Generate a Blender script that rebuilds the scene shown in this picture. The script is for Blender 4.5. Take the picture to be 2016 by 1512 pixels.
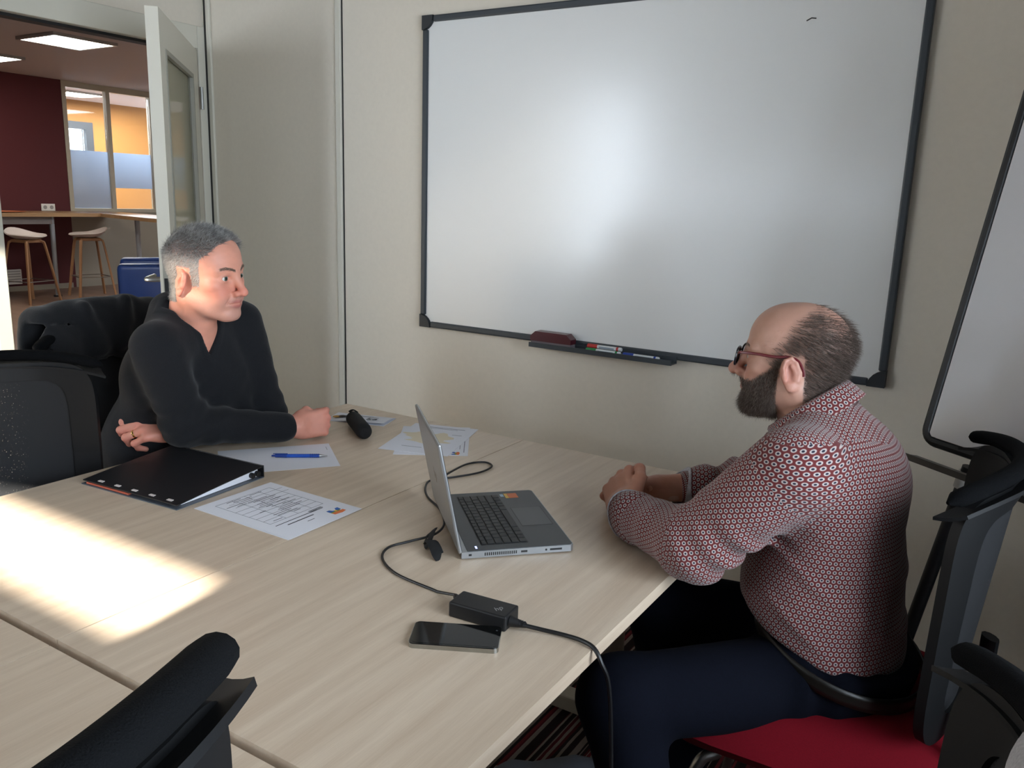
import bpy, bmesh, math, random
import numpy as np
from mathutils import Vector, Matrix
random.seed(7); rng = np.random.default_rng(7)
for o in list(bpy.data.objects): bpy.data.objects.remove(o)
SC = bpy.context.scene
COL = SC.collection
# ---------------------------------------------------------------- camera
F_PX, YAW, PITCH, ROLL = 1633.8, 0.5532, -0.2176, 0.033
CAM = Vector((1.9062, -2.0293, 1.4298))
cy, sy, cp, sp = math.cos(YAW), math.sin(YAW), math.cos(PITCH), math.sin(PITCH)
fw = Vector((-sy*cp, cy*cp, sp)); rt = Vector((cy, sy, 0)); up = rt.cross(fw)
rt2 = rt*math.cos(ROLL)+up*math.sin(ROLL); up2 = -rt*math.sin(ROLL)+up*math.cos(ROLL)
cd = bpy.data.cameras.new('camera'); cam = bpy.data.objects.new('camera', cd); COL.objects.link(cam)
cd.sensor_width = 36; cd.lens = F_PX/2016*36; cd.clip_start = .02; cd.clip_end = 200
m = Matrix.Identity(4)
for i in range(3): m[i][0], m[i][1], m[i][2], m[i][3] = rt2[i], up2[i], -fw[i], CAM[i]
cam.matrix_world = m; SC.camera = cam
# ---------------------------------------------------------------- light
W = bpy.data.worlds.new('sky'); SC.world = W; W.use_nodes = True
bg = W.node_tree.nodes['Background']; bg.inputs[0].default_value = (.80, .90, 1.02, 1); bg.inputs[1].default_value = 16
TAN_E = .404; SDX = -.14
sd = bpy.data.lights.new('sun', 'SUN'); sun = bpy.data.objects.new('sun', sd); COL.objects.link(sun)
sd.energy = 44; sd.angle = math.radians(1.1); sd.color = (1, .93, .82)
sun.rotation_euler = Vector((SDX, 1, -TAN_E)).to_track_quat('-Z', 'Y').to_euler(); sun.location = (1.5, -6, 4)
def portal(name, loc, sx, sz, direction):
    l = bpy.data.lights.new(name, 'AREA'); l.shape = 'RECTANGLE'; l.size = sx; l.size_y = sz
    o = bpy.data.objects.new(name, l); COL.objects.link(o); o.location = loc
    o.rotation_euler = Vector(direction).to_track_quat('-Z', 'Z').to_euler(); l.cycles.is_portal = True
    return o
WIN_R = (-2.6, -.55, .75, 2.2)           # right-hand window: y0,y1,z0,z1 at x = 2.9
XR, YR, XL, YB, ZC = 2.9, -3.2, -1.536, .711, 2.5
portal('window_portal', (XR+.02, (WIN_R[0]+WIN_R[1])/2, (WIN_R[2]+WIN_R[3])/2), 1.5, 2.05, (-1, 0, 0))
vs = SC.view_settings
vs.view_transform = 'Standard'; vs.look = 'None'; vs.gamma = 1; vs.use_curve_mapping = False; vs.exposure = 0.0
# ---------------------------------------------------------------- helpers
def lin(c):
    if isinstance(c, str): c = [int(c[i:i+2], 16)/255 for i in (0, 2, 4)]
    return tuple((v/12.92 if v <= .04045 else ((v+.055)/1.055)**2.4) for v in c[:3])+(1,)
MATS = {}
def mat(name, col, rough=.6, metal=0, spec=.5, **k):
    if name in MATS: return MATS[name]
    M = bpy.data.materials.new(name); M.use_nodes = True
    nt = M.node_tree; b = nt.nodes['Principled BSDF']; c = lin(col)
    b.inputs['Base Color'].default_value = c; b.inputs['Roughness'].default_value = rough
    b.inputs['Metallic'].default_value = metal; b.inputs['Specular IOR Level'].default_value = spec
    if k.get('coat'): b.inputs['Coat Weight'].default_value = k['coat']; b.inputs['Coat Roughness'].default_value = k.get('coat_rough', .1)
    if k.get('trans'): b.inputs['Transmission Weight'].default_value = k['trans']; b.inputs['IOR'].default_value = k.get('ior', 1.45)
    if k.get('sheen'): b.inputs['Sheen Weight'].default_value = k['sheen']; b.inputs['Sheen Roughness'].default_value = .5
    if k.get('emit'): b.inputs['Emission Color'].default_value = c; b.inputs['Emission Strength'].default_value = k['emit']
    v, sc = k.get('var', 0), k.get('scale', 20)
    if v or k.get('bump'):
        tc = nt.nodes.new('ShaderNodeTexCoord'); mp = nt.nodes.new('ShaderNodeMapping'); mp.inputs['Scale'].default_value = k.get('stretch', (1, 1, 1))
        nz = nt.nodes.new('ShaderNodeTexNoise'); nz.inputs['Scale'].default_value = sc; nz.inputs['Detail'].default_value = 4
        nt.links.new(tc.outputs['Object'], mp.inputs[0]); nt.links.new(mp.outputs[0], nz.inputs[0])
        if v:
            mr = nt.nodes.new('ShaderNodeMapRange'); mr.inputs['To Min'].default_value = 1-v; mr.inputs['To Max'].default_value = 1+v
            mr.inputs['From Min'].default_value = .25; mr.inputs['From Max'].default_value = .75
            mx = nt.nodes.new('ShaderNodeVectorMath'); mx.operation = 'SCALE'; mx.inputs[0].default_value = c[:3]
            nt.links.new(nz.outputs[0], mr.inputs[0]); nt.links.new(mr.outputs[0], mx.inputs['Scale']); nt.links.new(mx.outputs[0], b.inputs['Base Color'])
        if k.get('bump'):
            bp = nt.nodes.new('ShaderNodeBump'); bp.inputs['Strength'].default_value = k['bump']; bp.inputs['Distance'].default_value = k.get('bdist', .002)
            nt.links.new(nz.outputs[0], bp.inputs['Height']); nt.links.new(bp.outputs[0], b.inputs['Normal'])
    MATS[name] = M; return M
def tag(o, label=None, cat=None, group=None, kind=None):
    if label: o['label'] = label
    if cat: o['category'] = cat
    if group: o['group'] = group
    if kind: o['kind'] = kind
    return o
def empty(name, loc=(0, 0, 0), rz=0, label=None, cat=None, group=None):
    o = bpy.data.objects.new(name, None); COL.objects.link(o); o.location = loc; o.rotation_euler = (0, 0, rz)
    o.empty_display_size = .05
    return tag(o, label, cat, group)
class MB:
    """collects shapes, then links them as ONE mesh object"""
    def __init__(s): s.bm = bmesh.new()
    def _x(s, geo, M):
        bmesh.ops.transform(s.bm, matrix=M, verts=geo)
    def box(s, size, loc=(0, 0, 0), rot=None, bev=0, seg=2):
        r = bmesh.ops.create_cube(s.bm, size=1); v = r['verts']
        bmesh.ops.scale(s.bm, vec=size, verts=v)
        if bev:
            es = list({e for x in v for e in x.link_edges})
            g = bmesh.ops.bevel(s.bm, geom=es, offset=bev, segments=seg, affect='EDGES', profile=.5)
            v = list({x for f in g['faces'] for x in f.verts} | {x for x in v if x.is_valid})
        R = rot.to_4x4() if rot is not None else Matrix.Identity(4)
        s._x(v, Matrix.Translation(Vector(loc)) @ R); return s
    def bb(s, a, b, bev=0, seg=2):
        return s.box([abs(b[i]-a[i]) for i in range(3)], [(a[i]+b[i])/2 for i in range(3)], None, bev, seg)
    def tube(s, pts, rad, n=10, cap=True, flat=None):
        pts = [Vector(p) for p in pts]
        if not hasattr(rad, '__len__'): rad = [rad]*len(pts)
        rings = []; u = None
        for i, p in enumerate(pts):
            t = (pts[min(i+1, len(pts)-1)]-pts[max(i-1, 0)]).normalized()
            if u is None:
                u = t.orthogonal().normalized() if flat is None else (Vector(flat)-t*t.dot(Vector(flat))).normalized()
            u = (u-t*t.dot(u)).normalized(); w = t.cross(u)
            r = rad[i]; ra, rb = (r if hasattr(r, '__len__') else (r, r))
            rings.append([s.bm.verts.new(p+u*(ra*math.cos(2*math.pi*k/n))+w*(rb*math.sin(2*math.pi*k/n))) for k in range(n)])
        for a, b in zip(rings, rings[1:]):
            for k in range(n): s.bm.faces.new((a[k], a[(k+1) % n], b[(k+1) % n], b[k]))
        if cap:
            s.bm.faces.new(rings[0][::-1]); s.bm.faces.new(rings[-1])
        return s
    def lathe(s, prof, n=24, M=None):
        rings = []
        for r, z in prof:
            rings.append([s.bm.verts.new((r*math.cos(2*math.pi*k/n), r*math.sin(2*math.pi*k/n), z)) for k in range(n)])
        for a, b in zip(rings, rings[1:]):
            for k in range(n): s.bm.faces.new((a[k], a[(k+1) % n], b[(k+1) % n], b[k]))
        s.bm.faces.new(rings[0][::-1]); s.bm.faces.new(rings[-1])
        if M is not None: s._x([v for r in rings for v in r], M)
        return s
    def prism(s, poly, h, M=None):
        a = [s.bm.verts.new((x, y, 0)) for x, y in poly]; b = [s.bm.verts.new((x, y, h)) for x, y in poly]
        n = len(poly); s.bm.faces.new(a[::-1]); s.bm.faces.new(b)
        for k in range(n): s.bm.faces.new((a[k], a[(k+1) % n], b[(k+1) % n], b[k]))
        if M is not None: s._x(a+b, M)
        return s
    def grid(s, fn, nu, nv, thick=0, close=False):
        """fn(u,v) -> Vector, u,v in 0..1; thickness along the normal closes it to a shell"""
        P = [[Vector(fn(i/nu, j/nv)) for j in range(nv+1)] for i in range(nu+1)]
        def nor(i, j):
            a = P[min(i+1, nu)][j]-P[max(i-1, 0)][j]; b = P[i][min(j+1, nv)]-P[i][max(j-1, 0)]
            n = a.cross(b); return n.normalized() if n.length > 1e-12 else Vector((0, 0, 1))
        A = [[s.bm.verts.new(P[i][j]) for j in range(nv+1)] for i in range(nu+1)]
        for i in range(nu):
            for j in range(nv): s.bm.faces.new((A[i][j], A[i+1][j], A[i+1][j+1], A[i][j+1]))
        if thick:
            tf = thick if callable(thick) else (lambda u, v: thick)
            B = [[s.bm.verts.new(P[i][j]-nor(i, j)*tf(i/nu, j/nv)) for j in range(nv+1)] for i in range(nu+1)]
            for i in range(nu):
                for j in range(nv): s.bm.faces.new((B[i][j], B[i][j+1], B[i+1][j+1], B[i+1][j]))
            for i in range(nu):
                s.bm.faces.new((A[i][0], B[i][0], B[i+1][0], A[i+1][0])); s.bm.faces.new((A[i][nv], A[i+1][nv], B[i+1][nv], B[i][nv]))
            for j in range(nv):
                s.bm.faces.new((A[0][j], A[0][j+1], B[0][j+1], B[0][j])); s.bm.faces.new((A[nu][j], B[nu][j], B[nu][j+1], A[nu][j+1]))
        return s
    def build(s, name, M, parent=None, smooth=False, kind=None, loc=None):
        bmesh.ops.recalc_face_normals(s.bm, faces=s.bm.faces)
        me = bpy.data.meshes.new(name); s.bm.to_mesh(me); s.bm.free()
        if M is not None: me.materials.append(M)
        if smooth:
            me.polygons.foreach_set('use_smooth', [True]*len(me.polygons))
            try: me.set_sharp_from_angle(angle=math.radians(38))
            except Exception: pass
        o = bpy.data.objects.new(name, me); COL.objects.link(o)
        if parent is not None: o.parent = parent
        if loc is not None: o.location = loc
        if kind: o['kind'] = kind
        return o
def RX(a): return Matrix.Rotation(a, 3, 'X')
def RY(a): return Matrix.Rotation(a, 3, 'Y')
def RZ(a): return Matrix.Rotation(a, 3, 'Z')
def T(x, y, z): return Matrix.Translation((x, y, z))
def cr(pts, n=8):
    """Catmull-Rom through points"""
    P = [Vector(p) for p in pts]; P = [P[0]*2-P[1]]+P+[P[-1]*2-P[-2]]; out = []
    for i in range(1, len(P)-2):
        for k in range(n):
            t = k/n; a, b, c, d = P[i-1:i+3]
            out.append(.5*((2*b)+(c-a)*t+(2*a-5*b+4*c-d)*t*t+(3*b-a-3*c+d)*t**3))
    return out+[P[-2]]
def copy_tree(o, parent=None):
    c = o.copy(); COL.objects.link(c)
    if parent is not None: c.parent = parent
    for ch in list(o.children): copy_tree(ch, c)
    return c
def text_mesh(name, body, size, M, parent=None, extrude=.0002, font_shear=0, align='CENTER'):
    cu = bpy.data.curves.new(name, 'FONT'); cu.body = body; cu.size = size; cu.extrude = extrude; cu.align_x = align; cu.align_y = 'CENTER'; cu.shear = font_shear
    t = bpy.data.objects.new(name, cu); COL.objects.link(t)
    dg = bpy.context.evaluated_depsgraph_get(); me = bpy.data.meshes.new_from_object(t.evaluated_get(dg))
    bpy.data.objects.remove(t); o = bpy.data.objects.new(name, me); COL.objects.link(o)
    me.materials.clear(); me.materials.append(M)
    if parent is not None: o.parent = parent
    return o
# ---------------------------------------------------------------- setting materials
M_wall = mat('wall_paint', 'dfd6c7', .75, var=.02, scale=60, bump=.05)
M_frame = mat('cream_lacquer', 'd4d0c2', .45)
M_dark = mat('black_plastic', '141416', .5)
M_ceil = mat('ceiling_grey', '8f8b85', .9); M_wall2 = mat('taupe_wall', '746d65', .8)
def carpet():
    M = bpy.data.materials.new('striped_carpet'); M.use_nodes = True; nt = M.node_tree; b = nt.nodes['Principled BSDF']
    b.inputs['Roughness'].default_value = .95; b.inputs['Specular IOR Level'].default_value = .1
    tc = nt.nodes.new('ShaderNodeTexCoord'); sx = nt.nodes.new('ShaderNodeSeparateXYZ'); nt.links.new(tc.outputs['Object'], sx.inputs[0])
    nz = nt.nodes.new('ShaderNodeTexNoise'); nz.inputs['Scale'].default_value = 30; nt.links.new(tc.outputs['Object'], nz.inputs[0])
    ad = nt.nodes.new('ShaderNodeMath'); ad.operation = 'MULTIPLY_ADD'; ad.inputs[1].default_value = .004; nt.links.new(nz.outputs[0], ad.inputs[0]); nt.links.new(sx.outputs[0], ad.inputs[2])
    dv = nt.nodes.new('ShaderNodeMath'); dv.operation = 'DIVIDE'; dv.inputs[1].default_value = .0085; nt.links.new(ad.outputs[0], dv.inputs[0])
    fl = nt.nodes.new('ShaderNodeMath'); fl.operation = 'FLOOR'; nt.links.new(dv.outputs[0], fl.inputs[0])
    wn = nt.nodes.new('ShaderNodeTexWhiteNoise'); wn.noise_dimensions = '1D'; nt.links.new(fl.outputs[0], wn.inputs['W'])
    n2 = nt.nodes.new('ShaderNodeTexNoise'); n2.noise_dimensions = '1D'; n2.inputs['Scale'].default_value = 9; nt.links.new(sx.outputs[0], n2.inputs['W'])
    mx = nt.nodes.new('ShaderNodeMath'); mx.operation = 'MULTIPLY_ADD'; mx.inputs[1].default_value = .75; nt.links.new(wn.outputs[0], mx.inputs[0])
    h = nt.nodes.new('ShaderNodeMath'); h.operation = 'MULTIPLY_ADD'; h.inputs[1].default_value = .5; h.inputs[2].default_value = -.12; nt.links.new(n2.outputs[0], h.inputs[0]); nt.links.new(h.outputs[0], mx.inputs[2])
    cr_ = nt.nodes.new('ShaderNodeValToRGB'); cr_.color_ramp.interpolation = 'CONSTANT'; e = cr_.color_ramp.elements
    e[0].position = 0; e[0].color = lin('241a19'); e[1].position = .3; e[1].color = lin('7a6e66')
    for p_, c_ in ((.45, '2a1f1e'), (.55, '64262a'), (.68, '7f736a'), (.78, '4c1a20'), (.88, '352826')):
        x = e.new(p_); x.color = lin(c_)
    nt.links.new(mx.outputs[0], cr_.inputs[0]); nt.links.new(cr_.outputs[0], b.inputs['Base Color'])
    n3 = nt.nodes.new('ShaderNodeTexNoise'); n3.inputs['Scale'].default_value = 900; nt.links.new(tc.outputs['Object'], n3.inputs[0])
    bp = nt.nodes.new('ShaderNodeBump'); bp.inputs['Strength'].default_value = .5; bp.inputs['Distance'].default_value = .003
    nt.links.new(n3.outputs[0], bp.inputs['Height']); nt.links.new(bp.outputs[0], b.inputs['Normal'])
    return M
def wood(name, c1, c2, scale=3.0, stretch=(14, .7, 14), rough=.36):
    M = bpy.data.materials.new(name); M.use_nodes = True; nt = M.node_tree; b = nt.nodes['Principled BSDF']
    b.inputs['Roughness'].default_value = rough; b.inputs['Specular IOR Level'].default_value = .45
    tc = nt.nodes.new('ShaderNodeTexCoord')
    def noise(sc, st, det=5):
        mp = nt.nodes.new('ShaderNodeMapping'); mp.inputs['Scale'].default_value = st
        z = nt.nodes.new('ShaderNodeTexNoise'); z.inputs['Scale'].default_value = sc; z.inputs['Detail'].default_value = det; z.inputs['Distortion'].default_value = .4
        nt.links.new(tc.outputs['Object'], mp.inputs[0]); nt.links.new(mp.outputs[0], z.inputs[0]); return z
    a = noise(scale, stretch); f = noise(scale*14, (stretch[0], stretch[1]*.8, stretch[2]), 2)
    mx = nt.nodes.new('ShaderNodeMath'); mx.operation = 'MULTIPLY_ADD'; mx.inputs[1].default_value = .35
    nt.links.new(f.outputs[0], mx.inputs[0]); nt.links.new(a.outputs[0], mx.inputs[2])
    r = nt.nodes.new('ShaderNodeValToRGB'); r.color_ramp.elements[0].position = .42; r.color_ramp.elements[1].position = .95
    r.color_ramp.elements[0].color = lin(c2); r.color_ramp.elements[1].color = lin(c1)
    nt.links.new(mx.outputs[0], r.inputs[0]); nt.links.new(r.outputs[0], b.inputs['Base Color'])
    return M
def alpha_mix(name, col, alpha, rough=.5, glossy=0):
    """a pane or film: see-through share + translucent/diffuse or glossy share"""
    M = bpy.data.materials.new(name); M.use_nodes = True; nt = M.node_tree; nt.nodes.clear()
    out = nt.nodes.new('ShaderNodeOutputMaterial'); mx = nt.nodes.new('ShaderNodeMixShader'); tr = nt.nodes.new('ShaderNodeBsdfTransparent')
    mx.inputs[0].default_value = alpha
    if glossy:
        d = nt.nodes.new('ShaderNodeBsdfGlossy'); d.inputs['Roughness'].default_value = rough; tr.inputs[0].default_value = lin(col)
        fr = nt.nodes.new('ShaderNodeLayerWeight'); fr.inputs[0].default_value = glossy
        nt.links.new(fr.outputs['Fresnel'], mx.inputs[0])
    else:
        d0 = nt.nodes.new('ShaderNodeBsdfTranslucent'); d0.inputs[0].default_value = lin(col)
        d1 = nt.nodes.new('ShaderNodeBsdfDiffuse'); d1.inputs[0].default_value = lin(col)
        d = nt.nodes.new('ShaderNodeMixShader'); d.inputs[0].default_value = .35
        nt.links.new(d0.outputs[0], d.inputs[1]); nt.links.new(d1.outputs[0], d.inputs[2])
    nt.links.new(tr.outputs[0], mx.inputs[1]); nt.links.new(d.outputs[0], mx.inputs[2]); nt.links.new(mx.outputs[0], out.inputs[0])
    return M
M_carpet = carpet(); M_glass = alpha_mix('clear_glass', 'f4f5f5', .1, .03, glossy=.3)
M_tbl = wood('pale_maple_laminate', 'd6c4ae', 'c0ab94'); M_oak = wood('oak_counter', 'a98763', '8a6a48', 4, (2, .3, 2))
M_metal = mat('brushed_metal', 'a9a9a6', .35, 1); M_alu = mat('grey_enamel', '8f9194', .4, .3)
S = 'structure'
# ---------------------------------------------------------------- the meeting room
MB().bb((XL-.12, YR-.12, -.06), (XR+.12, YB+.12, 0)).build('floor', M_carpet, kind=S)
MB().bb((XL-.12, YR-.12, ZC), (XR+.12, YB+.12, ZC+.08)).build('ceiling', M_ceil, kind=S)
MB().bb((XL-.12, YB, 0), (XR+.12, YB+.1, ZC)).build('wall_back', M_wall, kind=S)
w = MB(); y0, y1, z0, z1 = WIN_R
w.bb((XR, YR, 0), (XR+.12, YB, z0)); w.bb((XR, YR, z1), (XR+.12, YB, ZC)); w.bb((XR, YR, z0), (XR+.12, y0, z1)); w.bb((XR, y1, z0), (XR+.12, YB, z1))
w.build('wall_right', M_wall2, kind=S)
wn = empty('window_1'); wn['kind'] = S
f = MB(); fr = .05
f.bb((XR+.03, y0, z0), (XR+.09, y1, z0+fr)); f.bb((XR+.03, y0, z1-fr), (XR+.09, y1, z1))
for yy in (y0, (y0+y1)/2-fr/2, y1-fr): f.bb((XR+.03, yy, z0+fr), (XR+.09, yy+fr, z1-fr))
f.build('window_frame', M_frame, wn)
for a, b in ((y0+fr, (y0+y1)/2-fr/2), ((y0+y1)/2+fr/2, y1-fr)):
    MB().bb((XR+.055, a, z0+fr), (XR+.061, b, z1-fr)).build('pane', M_glass, wn)
MB().bb((XR-.12, y0-.05, z0-.03), (XR, y1+.05, z0)).build('window_sill', M_frame, wn)
# rear wall: unseen slots shaped to throw sun on wall, table and face (x0, x1, z0, z1)
SLOTS = [(-1.5, -1.05, .9, 2.35), (-.75, 1.04, 1.498, 1.582), (.375, .515, 2.16, 2.285)]
w = MB(); xs = sorted({XL, XR} | {s_[0] for s_ in SLOTS} | {s_[1] for s_ in SLOTS})
for a, b in zip(xs, xs[1:]):
    hz = sorted((s_[2], s_[3]) for s_ in SLOTS if s_[0] <= a and s_[1] >= b); zz = 0
    for p_, q_ in hz+[(ZC, ZC)]:
        if p_-zz > .001: w.bb((a, YR-.03, zz), (b, YR, p_))
        zz = q_
w.build('wall_rear', M_wall2, kind=S)
def tinted(name, t):
    M = bpy.data.materials.new(name); M.use_nodes = True; nt = M.node_tree; nt.nodes.clear(); o = nt.nodes.new('ShaderNodeOutputMaterial'); b = nt.nodes.new('ShaderNodeBsdfTransparent')
    b.inputs[0].default_value = t+(1,); nt.links.new(b.outputs[0], o.inputs[0]); return M
filt = empty('sun_filter'); filt['kind'] = S; x0, x1, z0_, z1_ = SLOTS[-1]
MB().bb((x0, YR-.02, z0_), (x1, YR-.016, z1_)).build('pane', tinted('sun_dimming_pane', (.36, .34, .32)), filt)  # unseen filter added in the upper slot to weaken the sun on the face
# left wall with the doorway
DY0, DY1, DZ = -.29, .655, 2.07
w = MB(); w.bb((XL-.1, YR, 0), (XL, DY0-.06, ZC)); w.bb((XL-.1, DY0-.06, DZ+.1), (XL, YB, ZC)); w.bb((XL-.1, DY1+.04, 0), (XL, YB, DZ+.1))
w.build('wall_left', M_wall, kind=S)
t = MB(); t.bb((XL-.11, DY0-.06, 0), (XL+.012, DY0, DZ+.1), .004); t.bb((XL-.11, DY1, 0), (XL+.012, DY1+.045, DZ+.1), .004)
t.bb((XL-.11, DY0, DZ), (XL+.012, DY1, DZ+.1), .004)
fr_ = t.build('trim_1', M_frame, kind=S)
MB().bb((XL-.09, DY0, DZ-.012), (XL-.03, DY1, DZ)).build('door_seal', M_dark, fr_)
MB().bb((XL-.03, DY0-.001, .98), (XL-.005, DY0+.003, 1.2)).build('strike_plate', M_metal, fr_)
# cover strips of the partition
t = MB(); t.bb((-.708, YB-.012, 0), (-.676, YB, ZC), .004); t.build('trim_2', M_frame, kind=S)
MB().bb((-.676, YB-.003, 0), (-.671, YB, ZC)).build('trim_3', M_dark, kind=S)
t = MB(); t.bb((XL, YB-.014, 0), (XL+.045, YB, ZC), .004); t.build('trim_4', M_frame, kind=S)
MB().bb((XL+.012, YB-.018, 0), (XL+.02, YB-.0135, ZC)).build('trim_5', M_dark, kind=S)
MB().bb((XL, DY1+.05, DZ+.1), (XL+.008, YB-.02, DZ+.118)).build('trim_6', M_frame, kind=S)
MB().bb((XL+.05, YB-.012, 0), (XR, YB, .07), .003).build('baseboard_back', mat('grey_skirting', '8d857b', .6), kind=S)
MB().bb((XR-.012, YR, 0), (XR, YB, .07)).build('baseboard_right', MATS['grey_skirting'], kind=S)
# the open door leaf
H = Vector((-1.515, .64, 0)); D = Vector((.702, -.712, 0)).normalized(); N = Vector((-D.y, D.x, 0))
if N.x < 0: N = -N
L, TH, TOP = .945, .045, 2.06
dr = bpy.data.objects.new('door_1', None); COL.objects.link(dr); dr['kind'] = S
mm = Matrix.Identity(4)
for i in range(3): mm[i][0], mm[i][1], mm[i][2], mm[i][3] = D[i], N[i], (0, 0, 1)[i], H[i]
dr.matrix_world = mm
g0, g1, gz0, gz1 = .16, L-.105, .18, 1.935
lf = MB(); lf.bb((0, -TH, .008), (g0, 0, TOP)); lf.bb((g1, -TH, .008), (L, 0, TOP)); lf.bb((g0, -TH, .008), (g1, 0, gz0)); lf.bb((g0, -TH, gz1), (g1, 0, TOP))
lf.build('leaf', M_frame, dr)
bd = MB()
for yy in (-TH-.004, -.012):
    for a, b in (((g0, gz0), (g0+.018, gz1)), ((g1-.018, gz0), (g1, gz1)), ((g0+.018, gz0), (g1-.018, gz0+.018)), ((g0+.018, gz1-.018), (g1-.018, gz1))):
        bd.bb((a[0], yy, a[1]), (b[0], yy+.016, b[1]))
bd.build('glazing_bead', mat('bead_grey', '9a978b', .5), dr)
MB().bb((g0+.002, -.025, gz0+.002), (g1-.002, -.019, gz1-.002)).build('pane', alpha_mix('pale_reflection_glass', 'b4b3a2', .7), dr)  # pale reflection of the wall put into the pane's colour
for s_, yy in ((1, .002), (-1, -TH-.002)):
    pl = MB().box((.045, .006, .16), (L-.06, yy, 1.06), None, .002).build('handle_plate', M_metal, dr)
    hd = MB().tube(cr([(L-.06, yy, 1.09), (L-.06, yy+s_*.05, 1.09), (L-.085, yy+s_*.06, 1.09), (L-.19, yy+s_*.055, 1.09)], 6), [(.009, .011)]*19, 10)
    hd.build('handle', M_metal, dr, smooth=True)
lk = MB(); lk.bb((L-.001, -.034, .9), (L+.002, -.012, 1.2)); lk.build('lock_plate', mat('lock_steel', 'b9b6aa', .4, .6), dr)
bt = MB(); bt.bb((L, -.03, 1.045), (L+.004, -.016, 1.1)); bt.bb((L, -.03, .93), (L+.004, -.016, .985)); bt.build('latch', M_dark, dr)
hg = MB()
for z in (.25, 1.05, 1.8): hg.tube([(-.008, .012, z), (-.008, .012, z+.1)], .009, 8)
hg.build('hinge', M_metal, dr, smooth=True)
# ---------------------------------------------------------------- the hall beyond the door
XH = -9.81; ZH = 2.85
M_hall = wood('hall_floor', '8f7566', '7a6254', 2, (.5, 6, 1), .5)
M_red = mat('wine_red_paint', '4a0c12', .7); M_orange = mat('ochre_paint', '8a5a1e', .7); M_taupe = mat('taupe_panel', '8a8173', .7)
MB().bb((-13, -3, -.06), (XL-.12, 10.5, 0)).build('floor.001', M_hall, kind=S)
MB().bb((-13, -3, ZH), (XL-.12, 10.5, ZH+.06)).build('ceiling.001', mat('hall_ceiling', 'b5a9a5', .9), kind=S)
MB().bb((XH-.1, -3, 0), (XH, 4.85, ZH)).build('wall_hall_red', M_red, kind=S)
MB().bb((XL-.12, 1, 0), (XL-.1, 10.5, ZH)).build('wall_hall_near', M_wall, kind=S)
MB().bb((-13, -3.1, 0), (XL-.1, -3, ZH)).build('wall_hall_end', M_wall, kind=S)
MB().bb((XH, 10.4, 0), (XL-.1, 10.5, ZH)).build('wall_hall_side', M_wall, kind=S)
MB().bb((XH-.1, 4.85, 0), (XH, 10.4, 1.07)).build('wall_hall_low', M_taupe, kind=S)
MB().bb((XH-.02, -3, 0), (XH+.012, 4.8, .07)).build('baseboard_hall', M_taupe, kind=S)
gl = empty('window_2'); gl['kind'] = S
f = MB(); f.bb((XH-.08, 4.85, 1.07), (XH+.01, 10.4, 1.12)); f.bb((XH-.08, 4.85, 2.77), (XH+.01, 10.4, ZH))
YS = [4.85, 5.5, 6.2, 7.3, 8.4, 10.36]
for y in YS: f.bb((XH-.07, y, 1.12), (XH+.01, y+.06, 2.77))
f.build('window_frame', mat('partition_profile', 'a8a08e', .5), gl)
M_frost = alpha_mix('frosted_film', 'c9d8ea', .93)
for a, b in zip(YS, YS[1:]):
    MB().bb((XH-.036, a+.061, 1.121), (XH-.03, b-.001, 2.769)).build('pane', M_glass, gl)
    MB().bb((XH-.0295, a+.061, 1.121 if a < 5.4 else 1.42), (XH-.028, b-.001, 1.93)).build('frosted_film', M_frost, gl)
# room behind the glazing
w = MB(); w.bb((-12.3, 3, 0), (-12.2, 6.25, ZH)); w.bb((-12.3, 6.75, 0), (-12.2, 9, ZH)); w.bb((-12.3, 6.25, 2.5), (-12.2, 6.75, ZH)); w.bb((-12.3, 6.25, 0), (-12.2, 6.75, 1.3))
w.build('wall_far_ochre', M_orange, kind=S)
MB().bb((-12.2, 3, 0), (XH-.1, 3.1, ZH)).build('wall_far_side', M_wall, kind=S)
w3 = empty('window_3'); w3['kind'] = S
f = MB(); f.bb((-12.3, 6.25, 2.38), (-12.17, 6.75, 2.5)); f.bb((-12.3, 6.62, 1.3), (-12.17, 6.75, 2.38)); f.bb((-12.3, 6.25, 1.3), (-12.17, 6.28, 2.38)); f.build('window_frame', mat('anthracite', '26282b', .5), w3)
MB().bb((-12.26, 6.281, 1.3), (-12.25, 6.619, 2.379)).build('pane', M_glass, w3)
def ceiling_light(x0, y0, e, lab):
    r = empty('ceiling_light', (x0, y0, ZH-.03), 0, lab, 'ceiling light')
    f = MB(); 
    for a, b in (((-.33, -.33), (.33, -.3)), ((-.33, .3), (.33, .33)), ((-.33, -.3), (-.3, .3)), ((.3, -.3), (.33, .3))): f.bb((a[0], a[1], 0), (b[0], b[1], .03))
    f.build('frame', M_metal, r)
    MB().bb((-.3, -.3, .01), (.3, .3, .029)).build('diffuser', mat('lit_diffuser', 'fff6e6', .5, emit=22), r)
ceiling_light(-6.58, 3.06, 9, 'square lit ceiling panel nearest the open door'); ceiling_light(-8.55, 3.2, 9, 'square lit ceiling panel nearest the wine red wall')
ceiling_light(-11.2, 5.9, 9, 'square lit ceiling panel above the ochre room behind the glazing')
def fill_light(name, loc, e, sx, sy_):
    l = bpy.data.lights.new(name, 'AREA'); l.shape = 'RECTANGLE'; l.size = sx; l.size_y = sy_; l.energy = e; l.color = (.86, .93, 1)
    o = bpy.data.objects.new(name, l); COL.objects.link(o); o.location = loc
fill_light('fill_light_far', (-11, 6.4, ZH-.05), 400, 1.2, 2.4); fill_light('fill_light_hall', (-5.5, 6.5, ZH-.05), 150, 1.2, 2.4)  # added area lights without fixtures, brightening the far room and the hall
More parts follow.
